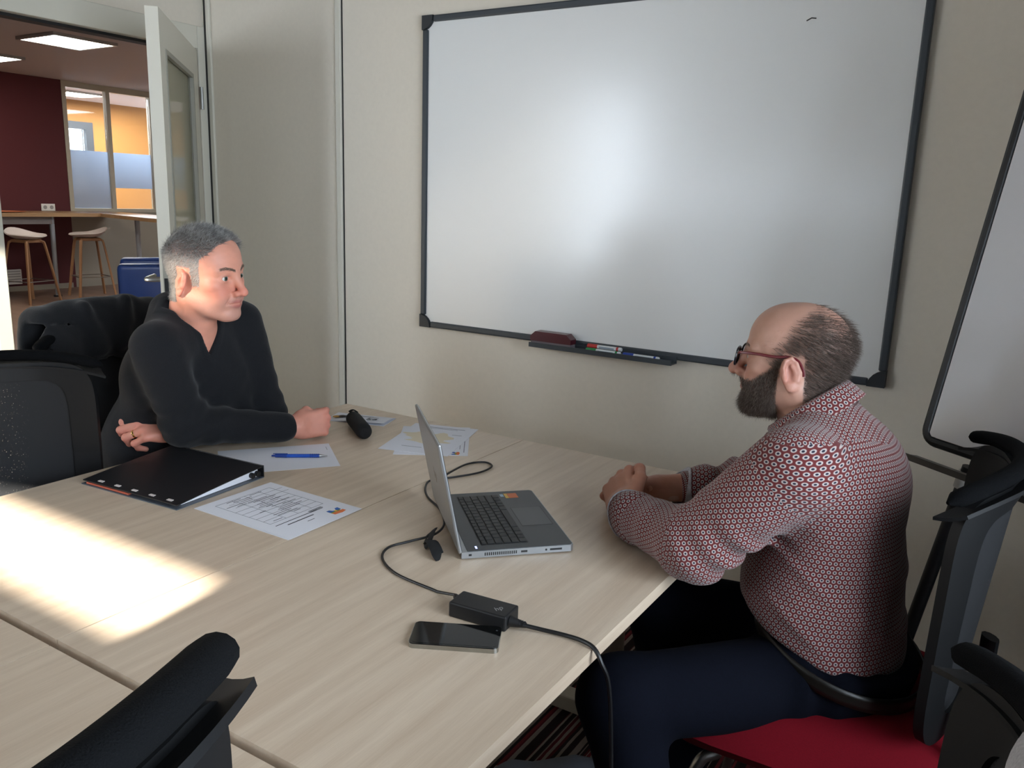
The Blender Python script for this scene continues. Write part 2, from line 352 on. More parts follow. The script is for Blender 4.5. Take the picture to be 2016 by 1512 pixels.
# counter, stools, chair, socket
ct = empty('bar_counter', (-8.9, 4, 0), 0, 'pale oak bar counter with a bent end along the wine red wall', 'counter')
poly = [(-9.79, 0.4), (-8.85, 0.4), (-8.85, 4.7), (-7.2, 4.28), (-5.2, 3.9), (-5.1, 4.4), (-7.2, 4.95), (-9.3, 5.4), (-9.79, 5.4)]
o = MB().prism(poly, .045, T(0, 0, 1.035)).build('countertop', M_oak, ct); o.matrix_parent_inverse = T(8.9, -4, 0)
for (x, y) in ((-8.95, 4.08), (-8.95, 1.2), (-8.0, 4.66), (-5.4, 4.2)):
    l_ = MB().lathe([(.025, .02), (.032, 1.034)], 14).build('leg', M_alu, ct, True, loc=(x+8.9, y-4, 0))
    MB().lathe([(.05, 0), (.05, .02)], 14).build('foot', M_dark, l_)
MB().bb((-.05, -3.5, .94), (-.02, .1, 1.034)).build('apron', mat('apron_grey', '6d6460', .6), ct)
nb = MB().lathe([(.02, 0), (.26, .004), (.3, .012), (.3, .016)], 28).build('serving_board', mat('terracotta_board', 'a85f3c', .6), None, True, loc=(-9.2, 3.4, 1.08))
nb.scale = (1, 1.6, 1); tag(nb, 'flat round terracotta board lying on the bar counter', 'board')
def stool(x, y, rz, lab):
    r = empty('bar_stool', (x, y, 0), rz, lab, 'bar stool', 'bar stools at the counter'); M_sh = mat('pale_shell', 'b9aea9', .5); M_sl = mat('stool_oak', '9c7350', .55)
    def fn(u, v):
        a = 2*math.pi*u; k = v
        x_ = .225*k*math.cos(a); y_ = .235*k*math.sin(a)
        back = max(0, -y_)/.235
        return (x_, y_, .775+.055*k**3+.075*back**2*k+(-.02*max(0, y_/.235)**2))
    MB().grid(fn, 28, 7, .014).build('seat_shell', M_sh, r, True)
    MB().bb((-.12, -.12, .735), (.12, .12, .775), .01).build('seat_mount', M_sl, r)
    for sx in (-1, 1):
        for sy_ in (-1, 1):
            MB().tube(cr([(sx*.06, sy_*.1, .765), (sx*.115, sy_*.125, .745), (sx*.145, sy_*.145, .66), (sx*.235, sy_*.225, 0)], 5), [(.019, .013)]*16, 8).build('leg', M_sl, r, True)
    q = MB(); c = [(-.2, -.19, .27), (.2, -.19, .27), (.2, .19, .27), (-.2, .19, .27), (-.2, -.19, .27)]
    for a, b in zip(c, c[1:]): q.tube([a, b], .006, 6)
    q.build('footrest', M_metal, r)
stool(-8.6, 3.55, math.radians(-75), 'pale bar stool nearest the wine red wall'); stool(-8.68, 4.4, math.radians(165), 'pale bar stool in front of the taupe panel')
bc = empty('armchair', (-4.85, 2.72, 0), math.radians(-35), 'blue leather armchair with a rolled top behind the door', 'armchair'); bc.scale = (1, 1, 1.22); M_blue = mat('blue_leather', '2c4a8c', .32)
MB().box((.62, .6, .2), (0, 0, .33), None, .04, 3).build('seat', M_blue, bc, True)
MB().box((.66, .14, .62), (0, .3, .6), RX(-.1), .05, 3).build('backrest', M_blue, bc, True)
MB().tube([(-.32, .345, .88), (.32, .345, .88)], .055, 14).build('top_roll', M_blue, bc, True)
for sx in (-1, 1): MB().box((.11, .62, .4), (sx*.35, -.02, .45), None, .04, 3).build('armrest', M_blue, bc, True)
for sx in (-1, 1):
    for sy_ in (-1, 1): MB().lathe([(.018, 0), (.028, .24)], 10).build('leg', M_dark, bc, loc=(sx*.3, sy_*.24, 0))
sk = empty('double_socket', (XH, 4.53, 1.13), 0, 'white double wall socket on the wine red wall', 'socket'); M_wht = mat('white_plastic', 'd9d6d0', .4)
MB().box((.014, .19, .095), (.007, 0, 0), None, .004).build('cover', M_wht, sk)
for y in (-.045, .045): MB().lathe([(.026, 0), (.026, .002)], 16, T(.014, y, 0) @ Matrix.Rotation(math.pi/2, 4, 'Y')).build('outlet', mat('socket_grey', '8f8c88', .5), sk)
vb = empty('wall_vent', (XH, 3.93, .1), 0, 'white low slatted vent box on the wine red wall', 'vent')
MB().bb((0, -.17, 0), (.04, .14, .2), .005).build('casing', M_wht, vb)
for k in range(5): MB().bb((.04, -.15, .03+.034*k), (.046, .12, .045+.034*k)).build('slat', mat('vent_grey', 'a3a09b', .5), vb)
# ---------------------------------------------------------------- whiteboard
BX0, BX1, BZ0, BZ1 = -.2306, 1.5694, .9054, 2.114
wb = empty('whiteboard', ((BX0+BX1)/2, YB, BZ0), 0, 'large white magnetic board with dark grey frame on the wall', 'whiteboard')
bw = (BX1-BX0)/2; bh = BZ1-BZ0; fwid = .024; M_bf = mat('slate_frame', '3a4046', .4, .2); M_bs = mat('enamel_white', 'e4e5e4', .28, 0, .6, coat=.6, coat_rough=.2)
MB().bb((-bw+.01, -.016, .01), (bw-.01, -.002, bh-.01)).build('surface', M_bs, wb)
def rail(a, b):
    r_ = MB(); r_.bb(a, b, .005); return r_.build('frame_rail', M_bf, wb)
rail((-bw+.05, -.026, 0), (bw-.05, 0, fwid)); rail((-bw+.05, -.026, bh-fwid), (bw-.05, 0, bh)); rail((-bw, -.026, .05), (-bw+fwid, 0, bh-.05)); rail((bw-fwid, -.026, .05), (bw, 0, bh-.05))
for sx in (-1, 1):
    for top in (0, 1):
        poly = [(0, 0), (.052, 0)]+[(.052*math.cos(a), .052*math.sin(a)) for a in [math.pi/2*k/6 for k in range(1, 6)]]+[(0, .052)]
        M_ = T(sx*bw, 0, bh if top else 0) @ Matrix.Diagonal((-sx*1, 1, -1 if top else 1, 1)) @ Matrix.Rotation(math.pi/2, 4, 'X')
        MB().prism(poly, .031, M_).build('corner_cap', mat('corner_black', '24282c', .45), wb)
tr = MB(); ox = (BX0+BX1)/2; tr.bb((.33-ox, -.075, -.012), (.9-ox, -.026, -.006), .002); tr.bb((.33-ox, -.079, -.012), (.9-ox, -.075, .006), .001); tr.bb((.33-ox, -.03, -.012), (.9-ox, -.0262, .012))
tr.build('pen_tray', M_bf, wb)
MB().tube([(1.222-ox, -.0165, 1.985-BZ0), (1.236-ox, -.0168, 1.992-BZ0), (1.25-ox, -.0165, 1.99-BZ0)], .0018, 6).build('ink_mark', mat('ink', '3a3a3a', .6), wb)
er = empty('board_eraser', (.42, YB-.0535, BZ0-.0055), 0, 'maroon board eraser with grey felt on the pen tray', 'eraser')
MB().bb((-.085, -.0205, .0003), (.085, .0205, .018), .004).build('felt', mat('felt_grey', '6c6468', .9), er)
b_ = MB().prism([(-.086, 0), (.086, 0), (.086, .018), (.066, .036), (-.066, .036), (-.086, .018)], .042, T(0, .021, .018) @ Matrix.Rotation(math.pi/2, 4, 'X')); b_.build('body', mat('maroon_plastic', '4a1620', .35), er)
def marker(x, z, y, colr, lab, tilt=0):
    r = empty('marker_pen', (x, y, z), 0, lab, 'marker'); c_ = mat('cap_'+colr, colr, .4); ry = Matrix.Rotation(math.pi/2+tilt, 4, 'Y')
    MB().lathe([(.0075, .03), (.0075, .135), (.006, .138)], 14, ry).build('barrel', mat('marker_white', 'd5d8da', .4), r, True)
    MB().lathe([(.006, 0), (.0085, .003), (.0085, .042)], 14, ry).build('cap', c_, r, True)
    MB().lathe([(.0078, .118), (.0078, .126)], 14, ry).build('band', c_, r, True)
    MB().box((.06, .0006, .006), (.08, -.0076, 0), None).build('printed_label', mat('marker_print', '8b99a5', .5), r)
marker(.557, BZ0+.0135, YB-.037, 'b8322f', 'white marker with a red cap lying behind the green one')
marker(.565, BZ0+.003, YB-.063, '1c7a3e', 'white marker with a green cap on the pen tray'); marker(.712, BZ0+.003, YB-.063, '1d3f9e', 'white marker with a blue cap on the pen tray')
# ---------------------------------------------------------------- flip chart
fc = empty('flip_chart', (1.742, .12, 0), 0, 'white flip chart board with black frame on tripod legs', 'flip chart')
Wd = Vector((.80, -.60, 0)); Ud = Vector((.122, .163, 1)).normalized(); Nd = Wd.cross(Ud).normalized()
if Nd.y > 0: Nd = -Nd
fm = Matrix.Identity(4)
for i in range(3): fm[i][0], fm[i][1], fm[i][2] = Wd[i], -Nd[i], Ud[i]
fm = T(0, 0, .905) @ fm
def fpart(name, mb_, M_): 
    mb_._x(list(mb_.bm.verts), fm); return mb_.build(name, M_, fc)
FW, FH = .7, 1.0
fpart('board', MB().bb((.012, -.004, .012), (FW-.012, .004, FH-.012)), mat('flip_white', 'd4d4d8', .25, coat=.3))
rr = .03; arc = lambda cx_, cz_, a0: [(cx_+rr*math.cos(a0+math.pi/2*k/6), cz_+rr*math.sin(a0+math.pi/2*k/6)) for k in range(7)]
loop = arc(FW-rr, FH-rr, 0)+arc(rr, FH-rr, math.pi/2)+arc(rr, rr, math.pi)+arc(FW-rr, rr, 1.5*math.pi)
mb_ = MB(); mb_.tube([(x, 0, z) for x, z in loop]+[(loop[0][0], 0, loop[0][1])], [(.011, .011)]*(len(loop)+1), 8, False, flat=(0, 1, 0)); fpart('frame', mb_, M_dark)
fpart('tray', MB().bb((.0, -.075, -.05), (FW, -.008, -.042)).bb((.0, -.079, -.05), (FW, -.075, -.036)), mat('tray_grey', '4a4540', .5))
for k, (a, b) in enumerate((((.12, .02, -.03), (1.70-1.742, -.02-.12+.14, 0)), ((.58, .02, -.03), (.52, -.40, 0)), ((.35, .05, .3), (.62, .32, 0)))):
    a3 = fm @ Vector(a); b3 = Vector(b); d_ = (b3-a3)
    l_ = MB().tube([a3, b3], .016, 12).build('leg', M_dark, fc, True)
    MB().tube([a3+d_*.015, a3+d_*.06], .02, 12).build('collar', M_wht, l_, True)
# ---------------------------------------------------------------- tables
def table(x0, y0, lab, lx=.7, ly=1.4):
    r = empty('meeting_table', (x0, y0, 0), 0, lab, 'table', 'four tables pushed into a block')
    g = .0015
    MB().bb((g, -ly+g, .715), (lx-g, -g, .74)).build('tabletop', M_tbl, r)
    M_lg = mat('leg_cream', 'a39c8e', .5)
    for y in (-.09, -ly+.09):
        l_ = MB().lathe([(.045, .045), (.045, .715)], 20).build('leg', M_lg, r, True, loc=(lx/2, y, 0))
        MB().bb((-lx/2+.06, -.03, 0), (lx/2-.06, .03, .045), .006).build('foot', M_lg, l_)
    MB().bb((lx/2-.02, -ly+.14, .66), (lx/2+.02, -.14, .714)).build('crossbeam', M_alu, r)
    return r
table(0, 0, 'pale maple table by the whiteboard wall, holding the black ring binder'); table(.7, 0, 'pale maple table by the whiteboard wall, holding the laptop')
table(.008, -1.413, 'pale maple table across the gap from the binder table'); table(.708, -1.413, 'pale maple table across the gap from the laptop table')
# ---------------------------------------------------------------- chairs
def mesh_fabric():
    M = bpy.data.materials.new('black_mesh_fabric'); M.use_nodes = True; nt = M.node_tree; b = nt.nodes['Principled BSDF']; out = nt.nodes['Material Output']
    b.inputs['Base Color'].default_value = lin('17181b'); b.inputs['Roughness'].default_value = .8
    tc = nt.nodes.new('ShaderNodeTexCoord'); vo = nt.nodes.new('ShaderNodeTexVoronoi'); vo.inputs['Scale'].default_value = 450; vo.inputs['Randomness'].default_value = 1
    nt.links.new(tc.outputs['Object'], vo.inputs[0])
    gt = nt.nodes.new('ShaderNodeMath'); gt.operation = 'LESS_THAN'; gt.inputs[1].default_value = .22; nt.links.new(vo.outputs['Distance'], gt.inputs[0])
    tr = nt.nodes.new('ShaderNodeBsdfTransparent'); mx = nt.nodes.new('ShaderNodeMixShader')
    nt.links.new(gt.outputs[0], mx.inputs[0]); nt.links.new(b.outputs[0], mx.inputs[1]); nt.links.new(tr.outputs[0], mx.inputs[2]); nt.links.new(mx.outputs[0], out.inputs[0])
    return M
M_mesh = mesh_fabric(); M_pad = mat('navy_black_knit', '08090b', .95, 0, .1, bump=.6, scale=700, bdist=.002)
M_seat = mat('crimson_fabric', '720f1c', .9, 0, .12, var=.12, scale=500, bump=.4, bdist=.001); M_shell = mat('back_shell_black', '090a0c', .6, 0, .3)
BZ, TZ = .54, 1.004
def bx(y, z):                                    # depth of the backrest surface
    return -.215-.10*(z-BZ)+1.6*y*y*(.6+.45*(z-BZ)/.45)
def make_chair():
    r = empty('mesh_back_chair')
    def seat(u, v):
        a = 2*math.pi*u; c_, s_ = math.cos(a), math.sin(a); e = .33
        x = .245*math.copysign(abs(c_)**e, c_)*min(1, v*1.0); y = .24*math.copysign(abs(s_)**e, s_)*v
        return (x+.005, y, .482-.055*v**6-.012*(1-v)-.02*max(0, x/.245)**3)
    MB().grid(seat, 40, 10, .062).build('seat', M_seat, r, True)
    MB().box((.42, .4, .022), (0, 0, .405), None, .008).build('seat_pan', M_shell, r)
    hw = lambda z: .205+.012*math.sin((z-BZ)/.45*math.pi)
    fr_w = .055
    def ring(u, v):                              # frame border strip around the panel
        t_ = u*4; k = int(t_) % 4; q = t_-int(t_)
        zc, hz = (BZ+TZ)/2, (TZ-BZ)/2
        def outer(a, hwid, hh):
            c_, s_ = math.cos(a), math.sin(a); n_ = .28
            return (hwid*math.copysign(abs(c_)**n_, c_), hh*math.copysign(abs(s_)**n_, s_))
        y, z = outer(2*math.pi*u, .215-fr_w*v, hz-fr_w*v*.8)
        z += zc; return (bx(y, z), y, z)
    MB().grid(ring, 64, 3, .018).build('backrest_frame', M_shell, r, True)
    def panel(u, v):
        y = (u*2-1)*.175; z = BZ+.03+(TZ-BZ-.06)*v
        return (bx(y, z)-.008, y, z)
    MB().grid(panel, 14, 14, .003).build('backrest_mesh', M_mesh, r, True)
    # padded roll along the flared top edge and the rigid lip under it
    pts, rad = [], []
    for k in range(33):
        t = -1+2*k/32; e = max(0, abs(t)-.9)/.1; q_ = math.sqrt(max(.04, 1-e*e)); y = t*.236
        pts.append((bx(y, 1.0)-.010, y, 1.022-.028*abs(t)**3)); rad.append((.0135*q_, .017*q_))
    MB().tube(pts, rad, 14, True, flat=(0, 0, 1)).build('headroll', M_pad, r, True)
    def lip(u, v):
        y = (u*2-1)*.238; z0 = .985-.028*(abs(u*2-1))**3
        return (bx(y, 1.0)+.006-.046*v, y, z0+.012+.012*v*v)
    MB().grid(lip, 20, 4, .006).build('headroll_lip', M_shell, r, True)
    for s_ in (-1, 1):
        MB().tube(cr([(-.06, s_*.16, .4), (-.2, s_*.17, .41), (-.262, s_*.16, .5), (-.268, s_*.15, .62)], 6), [(.012, .02)]*19, 10).build('back_support', M_shell, r, True)
    for sx in (-1, 1):
        for s_ in (-1, 1): MB().tube(cr([(sx*.15, s_*.19, .395), (sx*.19, s_*.215, .34), (sx*.25, s_*.24, 0)], 6), .0115, 10).build('leg', M_metal, r, True)
    return r
chair0 = make_chair()
CH = [((1.668, -.40, 0), math.pi+.0, 'black mesh chair with red seat under the man in the patterned shirt'),
      ((-.165, -.60, 0), .05, 'black mesh chair under the grey-haired man, coat over its back'),
      ((.06, -1.12, 0), -.32, 'empty black mesh chair beside the grey-haired man'),
      ((1.292, -1.925, 0), math.pi, 'black mesh chair tucked in at the table across the gap'),
      ((1.715, -1.36, 0), math.pi, 'black mesh chair with a light grey garment on its back')]
CHAIRS = []
for i, (loc, rz, lab) in enumerate(CH):
    c = chair0 if i == 0 else copy_tree(chair0)
    c.location = loc; c.rotation_euler = (0, 0, rz); tag(c, lab, 'chair', 'mesh chairs around the tables'); CHAIRS.append(c)
CHAIRS[3].scale = (1, 1, 1.13)
# ---------------------------------------------------------------- things on the tables
ZT = .7402
M_paper = mat('paper', 'dcdde4', .8); M_ink = mat('print_grey', '6d6e78', .8); M_ink2 = mat('print_dark', '34353c', .8)
def frame_at(name, o, u, z=ZT, **k):
    u = Vector((u[0], u[1], 0)).normalized(); e = empty(name, (o[0], o[1], z), math.atan2(u.y, u.x), **k); return e
def lines(rows, z, w=None):
    b = MB()
    for x, y, l, h in rows: b.bb((x, y, z), (x+l, y+h, z+.00025))
    return b
# form: local x along world +x, y along +y ; top of the page at +x
f_ = frame_at('printed_form', (.404, -.918), (1, 0), label='stack of white forms with a table of text and a coloured logo', cat='paper stack')
for k in range(3):
    MB().bb((0, 0, .0006*k), (.295, .214, .0006*k+.0005)).build('sheet', M_paper, f_, loc=(.0015*k, (-.003, .002, 0)[k], 0))
zt = .0018; rows = []
for yy, x0_, x1_ in ((.02, .05, .2), (.2, .035, .245)): pass
R_ = random.Random(3)
tb = []
for k in range(9): tb.append((.03+.022*k, .03 if k not in (1, 2) else .05, .0007, .155))
for yy in (.03, .075, .11, .15, .185): tb.append((.03, yy, .176, .0006))
lines(tb, zt).build('printed_grid', M_ink, f_)
for k in range(26):
    x = .035+.0085*(k % 20); y = .035+R_.random()*.09; l = .015+R_.random()*.045
    rows.append((x, y, .0016, l))
for k in range(7): rows.append((.215+.004*k if k < 3 else .034+.02*k, .13, .0018, .03+.01*R_.random()))
rows += [(.222, .03, .002, .12), (.236, .05, .003, .075), (.255, .09, .0014, .02)]
lines(rows, zt).build('printed_text', M_ink2, f_)
def logo(parent, x, y, s, z):
    q = Matrix.Translation((x, y, z)) @ Matrix.Rotation(-math.pi/2, 4, 'Z') @ Matrix.Scale(s, 4)
    for nm, c_, poly in (('logo_orange', 'd9743f', [(-1, .2), (1, .2), (1, .75), (-.2, .95), (-1, .75)]), ('logo_green', '6f8f3a', [(-.6, -.05), (1, -.05), (1, .2), (-.6, .2)]),
                         ('logo_blue', '2f5fa8', [(-1, -.8), (-.5, -.8), (-.2, -.3), (.3, -.3), (.5, -.8), (1, -.8), (1, -.05), (-.9, -.05)]), ('logo_yellow', 'e3b64a', [(-.15, -.25), (.2, -.25), (.2, .1), (-.15, .1)])):
        MB().prism(poly, .0004/s if nm != 'logo_yellow' else .0007/s, q).build(nm, mat(nm, c_, .8), parent)
logo(f_, .262, .17, .017, zt)
# blank sheet and pen
A = Vector((.283, -.379)); dl = Vector((-.187, -.244)).normalized(); ds = Vector((.138, -.154)).normalized()
bs = frame_at('sheet_of_paper', A, dl, label='blank white sheet under the blue ballpoint pen', cat='paper')
sg = 1 if Vector((-dl.y, dl.x)).dot(ds) > 0 else -1
MB().bb((0, 0, 0), (.297, sg*.208, .0006)).build('page', M_paper, bs)
lines([(.012, sg*.03, .001, sg*.03)], .0006).build('printed_text', M_ink, bs)
pn = frame_at('ballpoint_pen', (.2585, -.566), (.113, .088), ZT+.0008+.0052, label='blue ballpoint pen lying on the blank sheet', cat='pen')
ry = Matrix.Rotation(math.pi/2, 4, 'Y'); M_pb = mat('pen_blue', '1c4fae', .35); M_pd = mat('pen_navy', '173a86', .35)
MB().lathe([(.0048, .04), (.005, .06), (.005, .125)], 14, ry).build('barrel', M_pb, pn, True)
MB().lathe([(.0022, 0), (.0026, .008), (.0046, .01), (.0052, .04)], 14, ry).build('clicker', M_pd, pn, True)
for k in range(5): MB().lathe([(.0051, .1+.005*k), (.0055, .1015+.005*k), (.0051, .103+.005*k)], 14, ry).build('grip_ring', M_pd, pn, True)
MB().lathe([(.0045, .125), (.0016, .14), (.0008, .146)], 12, ry).build('tip', M_metal, pn, True)
MB().bb((.004, -.0015, .0048), (.042, .0015, .0062)).build('clip', M_pd, pn)
# ring binder (wedge: thin front edge, spine at the back)
bd_ = frame_at('ring_binder', (.066, -.972), (.995, .075), label='black plastic ring binder with slotted edge lying closed', cat='binder')
BL, BD, T0, T1 = .318, .262, .009, .028
M_cov = mat('black_cover', '17171a', .38)
sl = lambda y, a, b: a+(b-a)*y/BD
cv = MB(); ang = math.atan2(T1-T0, BD)
cv.grid(lambda u, v: (BL*u, BD*v, T0+(T1-T0)*v+.002+.0015*math.sin(3.1*v)), 8, 10, .0022).build('front_cover', M_cov, bd_)
MB().bb((-.002, -.003, 0), (BL+.001, BD, .0022)).build('back_cover', mat('blue_grey_cover', '4b515a', .4), bd_)
MB().bb((0, BD, 0), (BL, BD+.003, T1+.003), .001).build('spine', M_cov, bd_)
pg = MB(); pg.grid(lambda u, v: (.01+(BL-.022)*u, .02+(BD-.028)*v, .0026+(T0-.004+(T1-T0)*v)*(1 if u >= 0 else 0)), 2, 6, lambda u, v: (T0-.0045+(T1-T0)*v)).build('pages', M_paper, bd_)
pe = MB(); pe.bb((.012, .0, .003), (BL-.16, .018, .007)).build('orange_divider', mat('divider_orange', 'b4573e', .7), bd_)
for k in range(5):
    MB().box((.016, .007, .0012), (.05+.058*k, .012, T0+.0036), RX(ang)).build('slot', mat('slot_white', 'cfc6c2', .6), bd_)
for k in range(2): MB().tube([(BL-.02, BD-.03+.018*k, .012), (BL-.003, BD-.03+.018*k, .012)], .007, 10).build('ring', M_dark, bd_)
# leaflet, glasses case, sheets with a map
lf = frame_at('folded_leaflet', (.093, -.204), (.186, .058), label='white folded leaflet with lettering and a small picture', cat='leaflet')
MB().bb((0, 0, 0), (.2, .1, .0007)).build('back_page', M_paper, lf)
MB().grid(lambda u, v: (.2*u, .1*v, .001+.009*(1-v)*u+.004*math.sin(math.pi*v)*u), 8, 6, .0006).build('front_page', M_paper, lf)
tx = text_mesh('lettering', 'La ka', .042, M_ink2, lf); tx.location = (.125, .03, .0098); tx.rotation_euler = (math.radians(-4), math.radians(-2), 0)
lines([(.07, .055, .09, .0025), (.08, .062, .06, .002)], .008).build('printed_text', M_ink, lf)
for nm, c_, x, y in (('picture_ochre', 'b98a3e', .025, .035), ('picture_dark', '4a3f38', .04, .045), ('picture_grey', '77757a', .055, .05)):
    MB().lathe([(.012, 0), (.012, .0005)], 12, T(x, y, .006)).build(nm, mat(nm, c_, .8), lf)
gc = empty('glasses_case', (.2, -.19, ZT), math.atan2(-.115, .16), 'black soft cylindrical case lying on the table', 'case')
MB().lathe([(.004, 0), (.017, .002), (.0225, .01), (.0235, .04), (.0235, .15), (.022, .166), (.014, .176), (.003, .178)], 24, T(0, 0, .0235) @ ry).build('body', mat('black_felt', '0c0c0e', .95, bump=.5, scale=600), gc, True)
MB().tube(cr([(.02, .012, .044), (.01, .0, .05), (-.002, -.01, .042)], 6), [(.004, .0015)]*13, 6).build('strap', M_dark, gc, True)
for nm, lab, o_, u_ in (('map_page', 'white page with a pale ochre map, uppermost behind the laptop lid', (.425, -.332), (.93, .29)), ('logo_page', 'white page with a small orange logo, half under the map page', (.491, -.346), (.83, .553))):
    zz = ZT+(.0008 if nm == 'map_page' else 0)
    p_ = frame_at(nm, o_, u_, zz, label=lab, cat='paper')
    MB().bb((0, 0, 0), (.205, .29, .0006)).build('page', M_paper, p_)
    if nm == 'map_page':
        M_map = mat('map_ochre', 'd9cdb4', .8)
        for q, (x, y, a, b) in enumerate(((.06, .17, .05, .03), (.12, .16, .04, .045), (.1, .12, .06, .025))):
            MB().prism([(x+a*math.cos(t_)*(1+.25*math.sin(5*t_+q)), y+b*math.sin(t_)*(1+.2*math.cos(4*t_))) for t_ in [2*math.pi*k/24 for k in range(24)]], .0002+.00012*q, T(0, 0, .0006)).build('map_area', M_map, p_)
        lines([(.03, .262, .14, .003), (.05, .252, .1, .002), (.05, .05, .06, .002), (.15, .2, .03, .002)], .0006).build('printed_text', M_ink, p_)
    else:
        lines([(.192, .03, .002, .2), (.18, .06, .0015, .12)], .0006).build('printed_text', M_ink, p_); logo(p_, .17, .02, .013, .0006)
# laptop
d_ = Vector((.694, .72, 0)).normalized(); lap = empty('laptop', (.919, -.681, ZT), math.atan2(d_.y, d_.x)-math.pi/2, 'open silver laptop with dark keyboard turned to the bearded man', 'laptop')
M_sil = mat('laptop_silver', '9da0a3', .32, .75); M_deck = mat('deck_grey', '46484a', .42, .5); M_key = mat('key_black', '1c1d1f', .5); LW, LD = .326, .234
hx = LW/2
base = MB(); base.prism([(-hx, .004), (hx, .004), (hx, LD-.006), (hx-.006, LD), (-hx+.006, LD), (-hx, LD-.006)], .0135, T(0, 0, .0025)); base.build('base', M_sil, lap)
MB().prism([(-hx+.002, .016), (hx-.002, .016), (hx-.002, LD-.007), (hx-.007, LD-.002), (-hx+.007, LD-.002), (-hx+.002, LD-.007)], .0012, T(0, 0, .0158)).build('deck', M_deck, lap)
kb = MB().bb((-.138, .048, .0166), (.138, .145, .0174)).build('keyboard', M_dark, lap)
kc = {}
def key(x, y, w_, h_):
    kk = (round(w_, 4), round(h_, 4))
    if kk not in kc:
        o = MB().box((w_-.0022, h_-.0022, .0016), (0, 0, .0008), None, .0004, 1).build('key', M_key, kb); kc[kk] = o.data
    else:
        o = bpy.data.objects.new('key', kc[kk]); COL.objects.link(o); o.parent = kb
    o.location = (x+w_/2, y+h_/2, .0174)
    return o
kx0, kw = -.136, .272/15
rowsk = [(.049, .0115, [1]*15), (.0608, .0165, [1]*13+[2]), (.0776, .0165, [1.5]+[1]*12+[1.5]), (.0944, .0165, [1.75]+[1]*11+[2.25]), (.1112, .0165, [1.25]+[1]*11+[2.75]), (.128, .0165, [1, 1, 1, 1.25, 5.5, 1.25, 1, 1, 1, 1])]
for y, h, ws in rowsk:
    x = kx0; tot = sum(ws)
    for w_ in ws:
        ww = w_*.272/tot; key(-x-ww, y, ww, h); x += ww
MB().bb((-.052, .156, .017), (.052, .222, .01725)).build('touchpad', mat('touchpad_grey', '3a3c3e', .3, .4), lap)
MB().bb((-.0535, .1545, .0169), (.0535, .2235, .01705)).build('touchpad_gap', M_dark, lap)
MB().bb((-.145, .168, .017), (-.115, .19, .0173)).build('orange_sticker', mat('sticker_orange', 'c76a3a', .5), lap)
MB().bb((-.145, .16, .017), (-.115, .1675, .0173)).build('yellow_sticker', mat('sticker_yellow', 'd2a545', .5), lap)
MB().bb((-.142, .15, .017), (-.126, .158, .0172)).build('pale_sticker', mat('sticker_pale', '9fb4c4', .5), lap)
MB().bb((.14, .034, .0169), (.152, .038, .0172)).build('power_light', mat('power_led', 'bcc4ff', .4, emit=1.5), lap)
for k in range(16): MB().bb((hx-.0005, .05+.0042*k, .0062), (hx+.0004, .0523+.0042*k, .0125)).build('vent_slot', M_dark, lap)
pt = [('lock_slot', .018, .024), ('usb_port', .124, .137), ('card_slot', .184, .209)]
for nm, a, b in pt: MB().bb((hx-.0005, a, .0075), (hx+.0004, b, .0115)).build(nm, M_dark, lap)
MB().lathe([(.0022, 0), (.0022, .0006)], 12, T(hx-.0003, .176, .0095) @ ry).build('audio_jack', M_dark, lap)
al = math.radians(11.5)
lid = bpy.data.objects.new('lid', None); COL.objects.link(lid); lid.parent = lap; lid.location = (0, .002, .0125); lid.rotation_euler = (al, 0, 0)
MB().bb((-hx, -.0035, 0), (hx, .0035, .228), .003, 2).build('lid_shell', M_sil, lid)
MB().bb((-hx+.004, .0036, .004), (hx-.004, .0042, .224)).build('bezel', M_dark, lid); MB().bb((-hx+.012, .0043, .02), (hx-.012, .0046, .216)).build('screen', mat('screen_off', '0b0c0f', .08), lid)
lg = text_mesh('lid_logo', 'hp', .035, mat('logo_chrome', 'c4c6c8', .15, 1), lid, .0002, .2); lg.location = (0, -.0037, .115); lg.rotation_euler = (math.pi/2, 0, 0)
MB().tube([(-hx+.03, .004, .014), (hx-.03, .004, .014)], .0045, 10).build('hinge_bar', M_dark, lap, True)
for sx in (-1, 1): MB().box((.03, .02, .0025), (sx*.12, .03, .00125)).build('rubber_foot', M_dark, lap)
MB().box((.26, .012, .0025), (0, LD-.03, .00125)).build('front_rubber_foot', M_dark, lap)
# charger, cable, strap, power cord, phone
ad = empty('power_adapter', (1.2025, -.957, ZT), math.atan2(.01, .11), 'black laptop power adapter block lying beside the phone', 'power adapter')
MB().box((.108, .05, .027), (0, 0, .0135), None, .003, 2).build('case', M_dark, ad)
for k, (a, b, r0, r1) in enumerate((((-.054, .008, .014), (-.066, .02, .014), .007, .005), ((.054, -.008, .013), (.082, -.004, .011), .0095, .0045))): MB().tube([a, b], [r0, r1], 12).build('strain_relief', M_dark, ad, True)
for k in range(4): MB().tube([(.066+.004*k, -.0062+.0006*k, .012), (.068+.004*k, -.006+.0006*k, .012)], .0072-.0006*k, 12).build('relief_rib', M_dark, ad, True)
lt = text_mesh('printed_logo', 'hp', .016, mat('logo_grey', '8d8d8d', .5), ad, .0001, .2); lt.location = (.03, -.004, .0272); lt.rotation_euler = (0, 0, math.radians(60))
